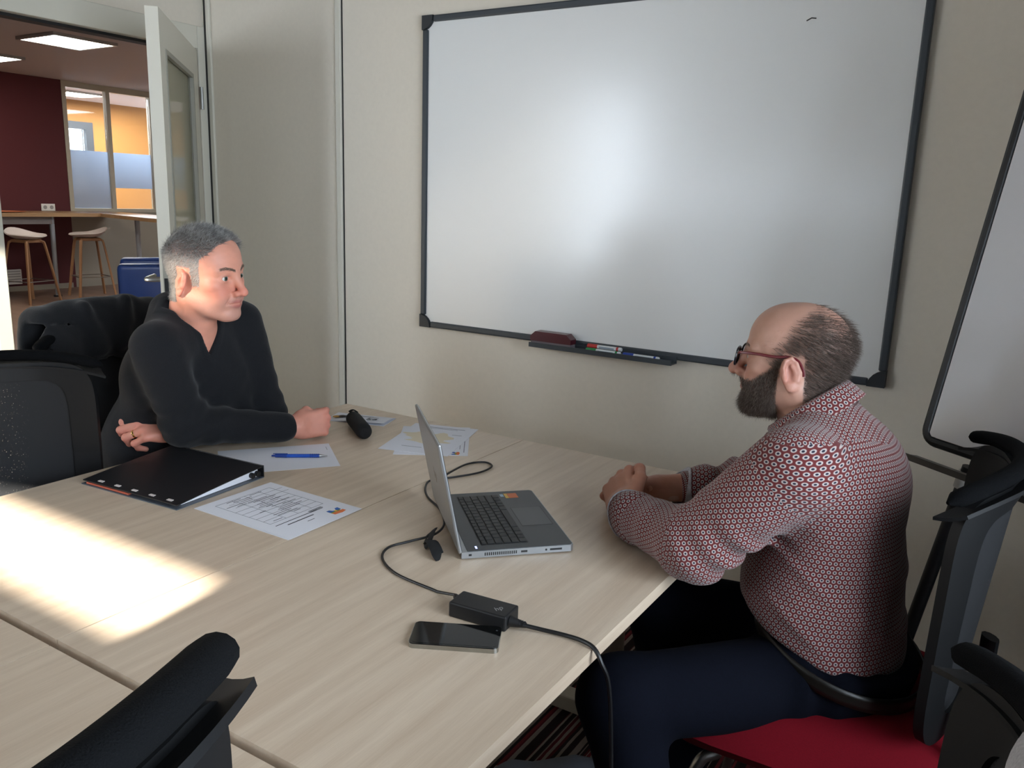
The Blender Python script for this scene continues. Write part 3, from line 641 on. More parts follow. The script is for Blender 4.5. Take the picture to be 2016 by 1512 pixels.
cab = [(1.13, -.935, .752), (1.09, -.93, .744), (1.071, -.928, .7432), (.98, -.917, .7432), (.915, -.881, .7432), (.89, -.834, .7432), (.905, -.785, .7435), (.93, -.735, .748), (.905, -.668, .7435), (.846, -.605, .7432), (.774, -.557, .7432), (.727, -.504, .7432), (.709, -.456, .7432), (.741, -.403, .7432), (.771, -.334, .7432), (.768, -.274, .7432), (.734, -.256, .7432), (.707, -.291, .7432), (.715, -.36, .748), (.728, -.44, .748), (.757, -.51, .748), (.80, -.545, .7485)]
cb = MB().tube(cr(cab, 8), .0026, 8).build('charger_cable', mat('cable_black', '0e0e10', .45), None, True); tag(cb, 'thin black charger cable looping behind the laptop lid', 'cable')
st = empty('cable_strap', (.952, -.775, ZT), math.radians(-40), 'black hook-and-loop strap wrapped on the charger cable', 'strap'); M_st = mat('strap_black', '0a0a0c', .9)
MB().tube(cr([(-.03, .0, .012), (-.02, .008, .024), (-.005, .004, .03), (.01, -.006, .018), (.0, -.01, .006), (-.018, -.008, .004)], 6), [(.0025, .011)]*31, 8, flat=(.3, .2, 1)).build('loop', M_st, st, True)
MB().tube(cr([(.0, -.004, .008), (.02, -.004, .02), (.045, -.002, .018), (.062, 0, .01), (.058, .004, .004), (.03, .004, .004)], 6), [(.003, .0125)]*31, 8, flat=(0, 0, 1)).build('tail', M_st, st, True)
cord = [(1.281, -.959, .7535), (1.31, -.945, .748), (1.345, -.935, .7455), (1.378, -.935, .746), (1.402, -.94, .743), (1.418, -.944, .725), (1.43, -.935, .68), (1.437, -.925, .55), (1.45, -.93, .35), (1.455, -.92, .1), (1.47, -.88, .006), (1.52, -.8, .006), (1.7, -.55, .006), (2.1, .2, .006), (2.5, .6, .006)]
cb = MB().tube(cr(cord, 8), .0036, 8).build('mains_lead', MATS['cable_black'], None, True); tag(cb, 'black mains lead running off the table edge to the floor', 'lead')
ph = empty('smartphone', (1.205, -1.0395, ZT), math.atan2(.064, .121), 'black glass smartphone with chrome rim lying face up', 'phone')
def rrect(a, b, r_, n=6): return [(sx*(a-r_)+r_*math.cos(t0+math.pi/2*k/n), sy_*(b-r_)+r_*math.sin(t0+math.pi/2*k/n)) for sx, sy_, t0 in ((1, 1, 0), (-1, 1, math.pi/2), (-1, -1, math.pi), (1, -1, 1.5*math.pi)) for k in range(n+1)]
MB().prism(rrect(.0715, .036, .009), .0075, T(0, 0, 0)).build('rim', mat('chrome_rim', 'b0b2b0', .18, 1), ph)
MB().prism(rrect(.0705, .035, .0085), .0008, T(0, 0, .0075)).build('screen_glass', mat('phone_glass', '0a0b0c', .06), ph)
MB().prism(rrect(.066, .0315, .006), .0003, T(0, 0, .0083)).build('display', mat('phone_display', '070808', .08), ph)
MB().lathe([(.0016, 0), (.0016, .0002)], 10, T(.064, .02, .0086)).build('camera_dot', mat('lens_grey', '55585c', .2), ph)
# a shoe standing on the carpet under the table edge
sh = empty('shoe', (1.06, -.43, 0), math.radians(200), 'grey fabric shoe on the striped carpet below the table edge', 'shoe')
def shoe_fn(u, v):
    a = math.pi*v; x = -.13+.27*u; w_ = .036+.012*math.sin(math.pi*min(1, u*1.05))**.8-.02*max(0, u-.85)/.15
    h_ = .1-.05*max(0, min(1, (u-.25)/.4)); h_ *= (1-.55*max(0, (u-.8)/.2)**2)
    return (x, w_*math.cos(a), .022+(h_-.022)*math.sin(a)**.7)
b = MB(); b.grid(shoe_fn, 20, 14); bmesh.ops.holes_fill(b.bm, edges=b.bm.edges, sides=60); b.build('upper', mat('grey_canvas', '5b606a', .9, bump=.4, scale=400), sh, True)
MB().prism([(-.136+.28*(.5-.5*math.cos(math.pi*k/10)), .042*math.sin(math.pi*k/10)**.5) for k in range(11)]+[(-.136+.28*(.5+.5*math.cos(math.pi*k/10)), -.042*math.sin(math.pi*k/10)**.5) for k in range(1, 10)], .022).build('sole', mat('beige_sole', 'a3947c', .7), sh)
# ---------------------------------------------------------------- implicit surfaces for bodies and cloth
def nv(v): v = np.asarray(v, float); return v/np.linalg.norm(v)
def Rcols(x, y, z): return np.array([x, y, z], float).T
def euler(rx=0, ry=0, rz=0): return np.array(Matrix.Rotation(rz, 3, 'Z') @ Matrix.Rotation(ry, 3, 'Y') @ Matrix.Rotation(rx, 3, 'X'))
class Field:
    def __init__(s, o=(0, 0, 0), R=None):
        s.p = []; s.o = np.asarray(o, float); s.R = np.eye(3) if R is None else R; s.disp = None; s.sc = 1.0
    def loc(s, P): return (np.asarray(P)-s.o) @ s.R/s.sc
    def glob(s, P): return np.asarray(P) @ s.R.T*s.sc+s.o
    def cap(s, a, b, ra, rb=None, k=.02, op=1, sym=False, part=0):
        rb = ra if rb is None else rb; a = np.asarray(a, float); b = np.asarray(b, float); ba = b-a; L2 = max(ba @ ba, 1e-12)
        def f(P):
            t = np.clip(((P-a) @ ba)/L2, 0, 1); q = P-a-t[:, None]*ba
            return np.sqrt(np.einsum('ij,ij->i', q, q))-(ra+(rb-ra)*t)
        s.p.append((f, k, op, sym, part)); return s
    def ell(s, c, r, k=.02, op=1, sym=False, R=None, part=0):
        c = np.asarray(c, float); r = np.asarray(r, float)
        def f(P):
            q = P-c
            if R is not None: q = q @ R
            k0 = np.sqrt((((q/r)**2)).sum(1)); k1 = np.sqrt((((q/(r*r))**2)).sum(1))
            return np.where(k1 > 1e-9, k0*(k0-1)/np.maximum(k1, 1e-9), -r.min())
        s.p.append((f, k, op, sym, part)); return s
    def box(s, c, h, rnd=.01, k=.02, op=1, sym=False, R=None, part=0):
        c = np.asarray(c, float); h = np.asarray(h, float)-rnd
        def f(P):
            q = P-c
            if R is not None: q = q @ R
            q = np.abs(q)-h
            return np.sqrt((np.maximum(q, 0)**2).sum(1))+np.minimum(q.max(1), 0)-rnd
        s.p.append((f, k, op, sym, part)); return s
    def fn(s, f, k=.01, op=1, sym=False, part=0): s.p.append((f, k, op, sym, part)); return s
    def chain(s, pts, rad, k=.01, op=1, sym=False, part=0):
        for i in range(len(pts)-1): s.cap(pts[i], pts[i+1], rad[i], rad[i+1], k if i == 0 else .004, op, sym, part)
        return s
    def each(s, P):
        Q = np.column_stack([np.abs(P[:, 0]), P[:, 1], P[:, 2]])
        return np.array([f(Q if sy_ else P) for f, k, op, sy_, pt in s.p])
    def eval(s, P, idx=None):
        d = np.full(len(P), 1e3); Q = None
        for i in (range(len(s.p)) if idx is None else idx):
            f, k, op, sy_, pt = s.p[i]
            if sy_ and Q is None: Q = np.column_stack([np.abs(P[:, 0]), P[:, 1], P[:, 2]])
            x = f(Q if sy_ else P)
            if op > 0:
                h = np.maximum(k-np.abs(d-x), 0)/k; d = np.minimum(d, x)-h*h*k*.25
            else:
                h = np.maximum(k-np.abs(-x-d), 0)/k; d = np.maximum(d, -x)+h*h*k*.25
        if s.disp is not None: d = d+s.disp(P)
        return d
    def mesh(s, lo, hi, h, B=12):
        lo = np.asarray(lo, float); n = (np.ceil((np.asarray(hi)-lo)/(h*B)).astype(int)); N = n*B+1
        V = np.empty(N, np.float32)
        bi = np.stack(np.meshgrid(*[np.arange(k) for k in n], indexing='ij'), -1).reshape(-1, 3)
        ctr = lo+(bi+.5)*B*h; R = B*h*.87
        E = s.each(ctr); D = s.eval(ctr)
        ks = np.array([p[1] for p in s.p]); ops = np.array([p[2] for p in s.p])
        g = np.stack(np.meshgrid(*[np.arange(B+1)]*3, indexing='ij'), -1).reshape(-1, 3)*h
        for b in range(len(bi)):
            i, j, k = bi[b]*B
            if abs(D[b]) > R*1.9+.02: V[i:i+B+1, j:j+B+1, k:k+B+1] = D[b]; continue
            near = np.nonzero(E[:, b] < R*1.5+ks+.004)[0]
            if not len(near[ops[near] > 0]) if len(near) else True: V[i:i+B+1, j:j+B+1, k:k+B+1] = abs(D[b])+h; continue
            V[i:i+B+1, j:j+B+1, k:k+B+1] = s.eval(lo+bi[b]*B*h+g, near).reshape(B+1, B+1, B+1)
        return nets(V, lo, h)
def nets(V, lo, h):
    s = V < 0; c = np.zeros(np.array(V.shape)-1, np.uint8)
    cor = [(i, j, k) for i in (0, 1) for j in (0, 1) for k in (0, 1)]
    X, Y, Z = c.shape
    for i, j, k in cor: c += s[i:i+X, j:j+Y, k:k+Z]
    act = np.argwhere((c > 0) & (c < 8)); ids = np.full(c.shape, -1, np.int32); ids[tuple(act.T)] = np.arange(len(act))
    vals = [V[act[:, 0]+i, act[:, 1]+j, act[:, 2]+k] for i, j, k in cor]; acc = np.zeros((len(act), 3)); cnt = np.zeros(len(act))
    for a in range(8):
        for b in range(a+1, 8):
            d = np.array(cor[b])-np.array(cor[a])
            if np.abs(d).sum() != 1: continue
            m = (vals[a] < 0) != (vals[b] < 0); t = vals[a]/np.where(m, vals[a]-vals[b], 1)
            acc += np.where(m[:, None], np.array(cor[a])+t[:, None]*d, 0); cnt += m
    P = lo+(act+acc/cnt[:, None])*h; F = []
    for ax in range(3):
        o = [0, 0, 0]; o[ax] = 1; sl0 = s[:s.shape[0]-o[0], :s.shape[1]-o[1], :s.shape[2]-o[2]]; sl1 = s[o[0]:, o[1]:, o[2]:]
        e = np.argwhere(sl0 != sl1); b1, b2 = (ax+1) % 3, (ax+2) % 3
        e = e[(e[:, b1] > 0) & (e[:, b2] > 0) & (e[:, b1] < c.shape[b1]) & (e[:, b2] < c.shape[b2])]
        q = []
        for db, dc in ((0, 0), (1, 0), (1, 1), (0, 1)):
            w_ = e.copy(); w_[:, b1] -= db; w_[:, b2] -= dc; q.append(ids[tuple(w_.T)])
        q = np.stack(q, 1); fl = s[tuple(e.T)]; q[~fl] = q[~fl][:, ::-1]; F.append(q)
    F = np.concatenate(F); F = F[(F >= 0).all(1)]
    return P, F[:, ::-1] if False else F
def np_mesh(name, P, F, M, parent=None, col=None, uv=None, smooth=True):
    me = bpy.data.meshes.new(name); n, k = F.shape
    me.vertices.add(len(P)); me.vertices.foreach_set('co', np.ascontiguousarray(P, np.float32).ravel())
    me.loops.add(n*k); me.loops.foreach_set('vertex_index', np.ascontiguousarray(F, np.int32).ravel())
    me.polygons.add(n); me.polygons.foreach_set('loop_start', np.arange(0, n*k, k, dtype=np.int32))
    if smooth: me.polygons.foreach_set('use_smooth', np.ones(n, bool))
    if col is not None:
        a = me.color_attributes.new('Col', 'FLOAT_COLOR', 'POINT'); a.data.foreach_set('color', np.column_stack([col, np.ones(len(col))]).astype(np.float32).ravel())
    if uv is not None:
        u = me.uv_layers.new(name='weave'); u.data.foreach_set('uv', uv.astype(np.float32).ravel())
    me.update(calc_edges=True); me.validate()
    for m_ in (M if isinstance(M, (list, tuple)) else [M]): me.materials.append(m_)
    o = bpy.data.objects.new(name, me); COL.objects.link(o)
    if parent is not None: o.parent = parent
    return o
def normals(P, F):
    t = F[:, [0, 1, 2]]; n = np.cross(P[t[:, 1]]-P[t[:, 0]], P[t[:, 2]]-P[t[:, 0]]); N = np.zeros_like(P)
    for i in range(F.shape[1]): np.add.at(N, F[:, i], n)
    return N/np.maximum(np.linalg.norm(N, axis=1), 1e-12)[:, None]
def snoise(P, f, seed=0):
    r = np.random.default_rng(seed); o = np.zeros(len(P))
    for i in range(5):
        w_ = r.normal(size=3); w_ = w_/np.linalg.norm(w_)*f*(.7+.6*r.random()); o += np.sin(P @ w_+r.random()*6.28+1.3*np.sin(P @ r.normal(size=3)*f*.5))
    return o/5
def smooth(a, b, x): t = np.clip((x-a)/(b-a), 0, 1); return t*t*(3-2*t)
def strands(name, base, dirs, length, rad, M, parent, bend=None, seg=3):
    """short tapered three-sided hairs"""
    n = len(base); d = dirs/np.linalg.norm(dirs, axis=1)[:, None]
    side = np.cross(d, np.array([.3, .5, .8])); side /= np.linalg.norm(side, axis=1)[:, None]; oth = np.cross(d, side)
    V = []; L = np.asarray(length).reshape(-1, 1)
    for k in range(seg+1):
        t = k/seg; c = base+d*L*t
        if bend is not None: c = c+bend*L*(t*t)
        r = rad*(1-.85*t)
        for a in range(3): V.append(c+side*(r*math.cos(2.094*a))+oth*(r*math.sin(2.094*a)))
    V = np.stack(V, 1).reshape(-1, 3); m_ = 3*(seg+1); fs = []
    for k in range(seg):
        for a in range(3): fs.append((3*k+a, 3*k+(a+1) % 3, 3*k+3+(a+1) % 3, 3*k+3+a))
    F = (np.arange(n)[:, None, None]*m_+np.array(fs)[None]).reshape(-1, 4)
    o = np_mesh(name, V, F, M, parent); o['kind'] = 'stuff'; return o
def vcol_mat(name, rough=.5, sss=0, bump=0, scale=300):
    M = bpy.data.materials.new(name); M.use_nodes = True; nt = M.node_tree; b = nt.nodes['Principled BSDF']
    b.inputs['Roughness'].default_value = rough; b.inputs['Specular IOR Level'].default_value = .4
    a = nt.nodes.new('ShaderNodeVertexColor'); a.layer_name = 'Col'; nt.links.new(a.outputs[0], b.inputs['Base Color'])
    if sss: b.inputs['Subsurface Weight'].default_value = sss; b.inputs['Subsurface Radius'].default_value = (1, .35, .2); b.inputs['Subsurface Scale'].default_value = .006
    if bump:
        tc = nt.nodes.new('ShaderNodeTexCoord'); z = nt.nodes.new('ShaderNodeTexNoise'); z.inputs['Scale'].default_value = scale; z.inputs['Detail'].default_value = 3
        p_ = nt.nodes.new('ShaderNodeBump'); p_.inputs['Strength'].default_value = bump; p_.inputs['Distance'].default_value = .0015
        nt.links.new(tc.outputs['Object'], z.inputs[0]); nt.links.new(z.outputs[0], p_.inputs['Height']); nt.links.new(p_.outputs[0], b.inputs['Normal'])
    return M
M_skin = vcol_mat('skin', .48, .12, .25, 260)
# ---------------------------------------------------------------- head (local: x to the right ear, y forward, z up)
EYE = np.array([.0315, .0725, -.002])
def head_field(o, R, q):
    f = Field(o, R); f.sc = q.get('sc', 1.0); S_ = dict(sym=True)
    f.ell((0, -.015, .034), (.0755, .0985, .083), .02, **S_)
    f.ell((0, .03, .035), (.062, .055, .062), .03, **S_)
    f.ell((0, .028, -.03), (.0605, .058, .07), .03, **S_)
    w_ = q.get('jaw', 1.0)
    f.ell((0, .026, -.072), (.053*w_, .055, .043), .03, **S_)
    f.cap((.053*w_, -.008, -.062), (.02, .066, -.102), .0145, .014, .025, **S_)
    f.ell((0, .078, -.1), (.021, .0165, .017), .02, **S_)
    f.ell((.046, .054, -.022), (.019, .022, .015), .02, **S_)
    f.cap((.006, .0835, .0165), (.047, .066, .0175), .0095, .009, .016, **S_)
    f.ell((.032, .096, -.003), (.0165, .0125, .0105), .012, -1, **S_)
    ns = q.get('nose', 1.0)
    f.cap((0, .0855, .008), (0, .1095+.003*(ns-1)*10, -.034), .0088, .0104*ns, .014, **S_)
    f.ell((0, .1125+.003*(ns-1)*10, -.0385), (.0115*ns, .0115*ns, .0105*ns), .007, **S_)
    f.ell((.0125, .0995, -.0425), (.0075*ns, .0105*ns, .0078*ns), .005, **S_)
    f.ell((.0062, .1065, -.0495), (.0042, .006, .004), .003, -1, **S_)
    f.ell((.033, .067, -.052), (.018, .017, .024), .02, **S_)
    f.ell((0, .08, -.066), (.027, .0185, .022), .014, **S_)
    f.cap((0, .0975, -.0632), (.0235, .0845, -.0675), .0044, .0026, .005, **S_)
    f.cap((0, .0955, -.0745), (.020, .0848, -.0708), .0056, .003, .006, **S_)
    f.cap((0, .1045, -.0688), (.0265, .088, -.0692), .0018, .0015, .0025, -1, **S_)
    f.ell(EYE, (.0150,)*3, .004, **S_)
    f.cap((.021, .0965, -.044), (.032, .0825, -.068), .002, .0018, .006, -1, **S_)
    f.ell(EYE+np.array([0, .0145, -.0005]), (.0175, .0095, q.get('open', .006)), .0014, -1, **S_)
    # ear
    tl = euler(math.radians(-12), math.radians(-10), math.radians(-24))
    ec = np.array([.0795, -.014, -.018])
    f.ell(ec, (.0075, .0185, .031), .006, R=tl, **S_)
    f.ell(ec+tl @ np.array([.0065, .002, .0]), (.0062, .0115, .0215), .003, -1, R=tl, **S_)
    helix = [(.004, .012, -.004), (.005, .0125, .012), (.005, .006, .026), (.004, -.006, .029), (.003, -.015, .018), (.003, -.0165, 0), (.003, -.0115, -.016)]
    f.chain([ec+tl @ np.array(v) for v in helix], [.0032]*7, .003, **S_)
    f.ell(ec+tl @ np.array([.002, .004, -.027]), (.005, .0085, .0095), .006, R=tl, **S_)
    f.ell(ec+tl @ np.array([.004, .0135, -.006]), (.004, .004, .0065), .004, R=tl, **S_)
    f.chain([ec+tl @ np.array(v) for v in ((.003, -.006, -.012), (.004, -.009, 0), (.004, -.004, .013))], [.0026]*3, .003, **S_)
    # neck
    nr = q.get('neck', .057)
    f.cap((0, -.03, -.04), tuple(q['nb']), nr, nr*1.1, .03)
    f.cap((.052, -.03, -.06), (.016, q['nb'][1]+.05, q['nb'][2]+.01), .012, .011, .03, **S_)
    f.ell((0, .012+q['nb'][1]*.3, -.14), (.012, .013, .016), .025)
    return f
def hand(f, Wp, fwd, dors, thumb_side, curls, spread=.0, s=1.0, thumb=None, k=.006, part=0, prox=None):
    """five fingers rooted in the palm; curls = per finger (mcp, pip, dip) in degrees"""
    fw_ = nv(fwd); dn = np.asarray(dors, float); dn = nv(dn-fw_*(dn @ fw_)); sd_ = np.cross(fw_, dn)
    if sd_ @ np.asarray(thumb_side, float) < 0: sd_ = -sd_
    Wp = np.asarray(Wp, float); tips = []
    G = lambda a, b, c: Wp+(fw_*a+sd_*b+dn*c)*s
    # wrist and palm
    Rm = Rcols(fw_, sd_, dn)
    f.ell(G(.0, 0, 0), np.array([.03, .028, .021])*s, .02, R=Rm, part=part)
    f.box(G(.05, 0, -.002), np.array([.044, .036, .0145])*s, .0135*s, .018, R=Rm, part=part)
    f.ell(G(.032, .022, -.011), np.array([.03, .016, .015])*s, .015, R=Rm, part=part)
    f.ell(G(.04, -.026, -.008), np.array([.034, .013, .015])*s, .015, R=Rm, part=part)
    kn = [(.094, .030), (.098, .0095), (.093, -.0115), (.084, -.031)]
    ln = [(.042, .026, .021), (.046, .030, .022), (.043, .028, .022), (.034, .021, .019)]; rr_ = [.0098, .0100, .0095, .0085]
    for i in range(4):
        base = G(kn[i][0], kn[i][1], .001)
        f.cap(G(.02, kn[i][1]*.7, .004), base, .0095*s, .0105*s, .008, part=part)
        ang = 0; p0 = base; pts = [p0]; sp_ = (1.5-i)*spread
        for j in range(3):
            ang += math.radians(curls[i][j]); dr_ = (fw_*math.cos(ang)-dn*math.sin(ang)); dr_ = nv(dr_+sd_*sp_*(1 if j == 0 else .3)); p0 = p0+dr_*ln[i][j]*s; pts.append(p0)
        r0 = rr_[i]*s
        f.chain(pts, [r0*1.04, r0*.97, r0*.9, r0*.78], k, part=part); tips.append(pts)
    tp = thumb if thumb is not None else [(.02, .026, -.006), (.048, .047, -.014), (.078, .052, -.02), (.1, .048, -.026)]
    tp = [G(*t_) for t_ in tp]
    f.chain(tp, [.0135*s, .0125*s, .0108*s, .0085*s], .012, part=part); tips.append(tp)
    return tips
def join_meshes(parts):
    P, F, C, n = [], [], [], 0
    for p_, f_, c_ in parts: P.append(p_); F.append(f_+n); C.append(c_); n += len(p_)
    return np.concatenate(P), np.concatenate(F), np.concatenate(C)
def mixc(C, c, w_): return C*(1-w_[:, None])+np.array(c)[None]*w_[:, None]
def L3(h): return np.array(lin(h)[:3])
def g3(P, c, r): return np.exp(-(((P-np.array(c))/np.array(r))**2).sum(1))
def skin_col(P, base, red, dark=None):
    C = np.repeat(L3(base)[None], len(P), 0); C = C*(1+.06*snoise(P, 90, 3)[:, None]+.04*snoise(P, 300, 5)[:, None])
    return C
def face_col(Q, base, q):
    A = Q.copy(); A[:, 0] = np.abs(A[:, 0]); C = skin_col(Q, base, 0)
    C = mixc(C, L3(q['red']), .45*g3(A, (.04, .06, -.035), (.025, .04, .025))); C = mixc(C, L3(q['red']), .6*g3(A, (0, .112, -.038), (.02, .02, .016)))
    C = mixc(C, L3(q['red']), .55*smooth(.074, .08, A[:, 0])*g3(A, (.08, -.014, -.018), (.05, .03, .045)))
    lip = np.maximum(g3(A, (.006, .097, -.0632), (.018, .012, .0042)), g3(A, (.004, .095, -.075), (.016, .012, .0055))); C = mixc(C, L3(q['lip']), np.clip(1.25*lip, 0, .85))
    C = mixc(C, L3('5a3a30'), .4*g3(A, (.032, .086, .004), (.013, .02, .003)))
    C = mixc(C, L3('a8755f'), .35*g3(A, (.032, .085, -.014), (.014, .02, .006)))
    return C
def eyes(fld, parent, look, iris='5b6a6c', r=.0133):
    for s_ in (-1, 1):
        c = EYE*np.array([s_, 1, 1]); b = bmesh.new(); bmesh.ops.create_uvsphere(b, u_segments=28, v_segments=20, radius=r)
        P = np.array([v.co[:] for v in b.verts]); F3 = [[v.index for v in f.verts] for f in b.faces]; b.free()
        lk = nv(look); a = np.arccos(np.clip(P @ lk/r, -1, 1)); C = np.repeat(L3('c9c2bd')[None], len(P), 0)
        C = mixc(C, L3(iris), smooth(.56, .5, a)); C = mixc(C, L3('0a0a0a'), smooth(.26, .2, a))
        # sphere axis turned towards the gaze gives a round iris
        me = bpy.data.meshes.new('eye'); me.from_pydata(fld.glob(P+c).tolist(), [], F3); at = me.color_attributes.new('Col', 'FLOAT_COLOR', 'POINT')
        at.data.foreach_set('color', np.column_stack([C, np.ones(len(C))]).astype(np.float32).ravel()); me.polygons.foreach_set('use_smooth', [True]*len(me.polygons))
        me.materials.append(M_eye); o = bpy.data.objects.new('eye', me); COL.objects.link(o); o.parent = parent
M_eye = vcol_mat('eye_surface', .12)
def clean(P, F):                                   # keep triangles/quads sane after joins
    return P, F
def head_frame(face_dir, tilt_deg=0, roll_deg=0):
    y = nv((face_dir[0], face_dir[1], 0)); x = np.cross(y, (0, 0, 1))          # right-hand side of the face
    R = Rcols(x, y, (0, 0, 1)); t = euler(math.radians(tilt_deg), math.radians(roll_deg), 0)
    return R @ t
def build(fld, lo, hi, h):
    P, F = fld.mesh(lo, hi, h); v = P[F]; vol = np.einsum('ij,ij->i', np.cross(v[:, 1]-v[:, 0], v[:, 2]-v[:, 0]), v[:, 0]).sum()
    return (P, F) if vol > 0 else (P, F[:, ::-1])
def scalp_hair(P, N, mask, n, seed):
    r = np.random.default_rng(seed); w_ = np.clip(mask, 0, None); w_ = w_/w_.sum(); i = r.choice(len(P), n, p=w_)
    return P[i]+r.normal(size=(n, 3))*.0008, N[i], r
def piece(xs, ys, t): return np.interp(t, xs, ys)
def plain_torso(f, hip, chest, neck, arms, legs):   # the unseen skin under the clothes, kept slim
    f.cap(hip, chest, .10, .10, .05); f.cap(chest, neck, .09, .045, .05)
    for a in arms:
        f.cap(chest, a[0], .06, .045, .04); f.cap(a[0], a[1], .042, .038, .02); f.cap(a[1], a[2], .038, .027, .02)
    for l_ in legs: f.cap(hip, l_[0], .09, .07, .04); f.cap(l_[0], l_[1], .07, .05, .02); f.cap(l_[1], l_[2], .048, .035, .02)
    return f
# ================================================================ man with grey hair
H1 = np.array([.085, -.61, 1.222]); R1 = head_frame((.97, .24), -4, 3)
N1 = np.array([.005, -.607, 1.075]); RS1 = np.array([.056, -.752, 1.04]); LS1 = np.array([-.015, -.425, 1.06])
RE1 = np.array([.06, -.68, .822]); RW1 = np.array([.197, -.452, .79]); LE1 = np.array([.058, -.40, .80]); LW1 = np.array([.008, -.64, .795])
SK1 = 'd3937d'; q1 = dict(nb=(0, 0, 0), neck=.0575, red='cf6f62', lip='a85a52', open=.0058, nose=1.0, jaw=1.06)
tmp = Field(H1, R1); q1['nb'] = tuple(tmp.loc(N1))
h1 = head_field(H1, R1, q1)
c_ = h1.loc((-.01, -.605, 1.01)); h1.ell(c_, (.105, .072, .085), .04)
P, F = build(h1, (-.1, -.2, -.29), (.1, .14, .13), .0019); Nn = normals(P, F)
A = P.copy(); A[:, 0] = np.abs(A[:, 0])
C = face_col(P, SK1, q1)
zl = piece([-.2, -.04, -.034, .006, .008, .03, .034, .052, .07, .09, .2], [-.075, -.075, .022, .022, -.03, -.028, .05, .062, .090, .096, .1], A[:, 1])+.006*snoise(P, 120, 8)
hm = smooth(-.002, .004, P[:, 2]-zl)*smooth(-.2, -.199, P[:, 1])*(1-smooth(.0745, .079, A[:, 0])*smooth(-.045, -.04, P[:, 1])*smooth(.03, .02, P[:, 2]))
C = mixc(C, L3('8a8683'), .85*hm*smooth(.09, .04, P[:, 2])); C = mixc(C, L3('55524f'), .85*hm*smooth(.04, .09, P[:, 2]))
stub = np.clip(smooth(-.045, -.075, P[:, 2])*smooth(-.02, .03, P[:, 1])*smooth(-.135, -.12, P[:, 2])+g3(A, (0, .098, -.056), (.026, .03, .007)), 0, 1)*(1-np.clip(g3(A, (0, .096, -.069), (.022, .02, .008))*1.4, 0, 1))
C = mixc(C, L3('8f7d78'), .38*stub)
head1 = (h1.glob(P), F, C)
# hands
hs1 = Field()
t1r = hand(hs1, RW1+np.array([.012, .024, -.002]), (.30, .95, .02), (.93, -.30, .22), (0, 0, 1), [(58, 95, 60), (64, 95, 60), (70, 92, 60), (76, 90, 60)], 0, .98, [(.02, .03, -.012), (.05, .04, -.03), (.078, .026, -.042), (.096, .006, -.046)])
hs1.cap(RW1-np.array([.06, -.0, 0])*0+(RE1-RW1)*.3, RW1+np.array([.012, .024, -.002]), .034, .027, .02)
PR, FR = build(hs1, (.1, -.6, .735), (.34, -.27, .87), .0026)
hl1 = Field(); LH = np.array([.004, -.65, .803])
t1l = hand(hl1, LH, (-.52, -.85, .04), (.45, -.45, .78), (-.8, .3, .5), [(22, 72, 40), (26, 78, 40), (32, 80, 40), (40, 76, 40)], .02, 1.08, [(.02, .028, -.006), (.046, .046, -.008), (.075, .056, -.008), (.1, .058, -.004)])
hl1.cap(LW1+(LE1-LW1)*.25, LH, .034, .027, .02)
PL, FL = build(hl1, (-.2, -.84, .7), (.12, -.5, .88), .0026)
def hand_col(P, tips, base, redc):
    C = skin_col(P, base, 0)
    for ch in tips:
        for k in (1, 2): C = mixc(C, L3(redc), .45*np.exp(-((P-ch[k])**2).sum(1)/.012**2))
        C = mixc(C, L3(redc), .4*np.exp(-((P-ch[0])**2).sum(1)/.014**2))
    return C
b1 = plain_torso(Field(), (-.25, -.61, .57), (-.07, -.605, .9), N1-np.array([.01, 0, .03]), [(RS1, RE1, RW1), (LS1, LE1, LW1)], [((-.2, -.70, .56), (.2, -.72, .55), (.16, -.74, .09)), ((-.2, -.52, .56), (.2, -.50, .55), (.16, -.48, .09))])
PB, FB = build(b1, (-.5, -1, 0), (.45, -.2, 1.12), .012)
P, F, C = join_meshes([head1, (PR, FR, hand_col(PR, t1r, 'd08f7c', 'c86e62')), (PL, FL, hand_col(PL, t1l, 'd08f7c', 'c86e62')), (PB, FB, skin_col(PB, SK1, 0))])
man1 = np_mesh('person', P, F, M_skin, None, C); tag(man1, 'grey-haired man in a charcoal V-neck sweater leaning on the table', 'person')
eyes(h1, man1, (.12, .985, .0), '4d574c')
# hair
HP, HN, r = scalp_hair(head1[0], normals(head1[0], head1[1]), hm, 24000, 11)
Q = h1.loc(HP); qn = HN @ R1
top = smooth(.03, .075, Q[:, 2])
wv = np.sin(Q[:, 0]*160+3*snoise(Q, 70, 9))*top
dl_ = qn*(.28+.22*top)[:, None]+np.column_stack([.35*wv, .85*top-.6*(1-top), -.6*(1-top)+.15*wv])+r.normal(size=(len(Q), 3))*.16
ln = .007+.009*top*(.6+.6*r.random(len(Q)))
M_h1 = [mat('hair_silver', 'b9b7b4', .45, var=.25, scale=90), mat('hair_steel', '7d7a77', .45)]
sel = (r.random(len(Q)) < .42+.45*(1-top)+.35*wv)
for s_, M_ in ((sel, M_h1[0]), (~sel, M_h1[1])):
    strands('hair', HP[s_], (dl_[s_] @ R1.T), ln[s_], .00042, M_, man1, (r.normal(size=(s_.sum(), 3))*.22+np.array([0, 0, .12])))
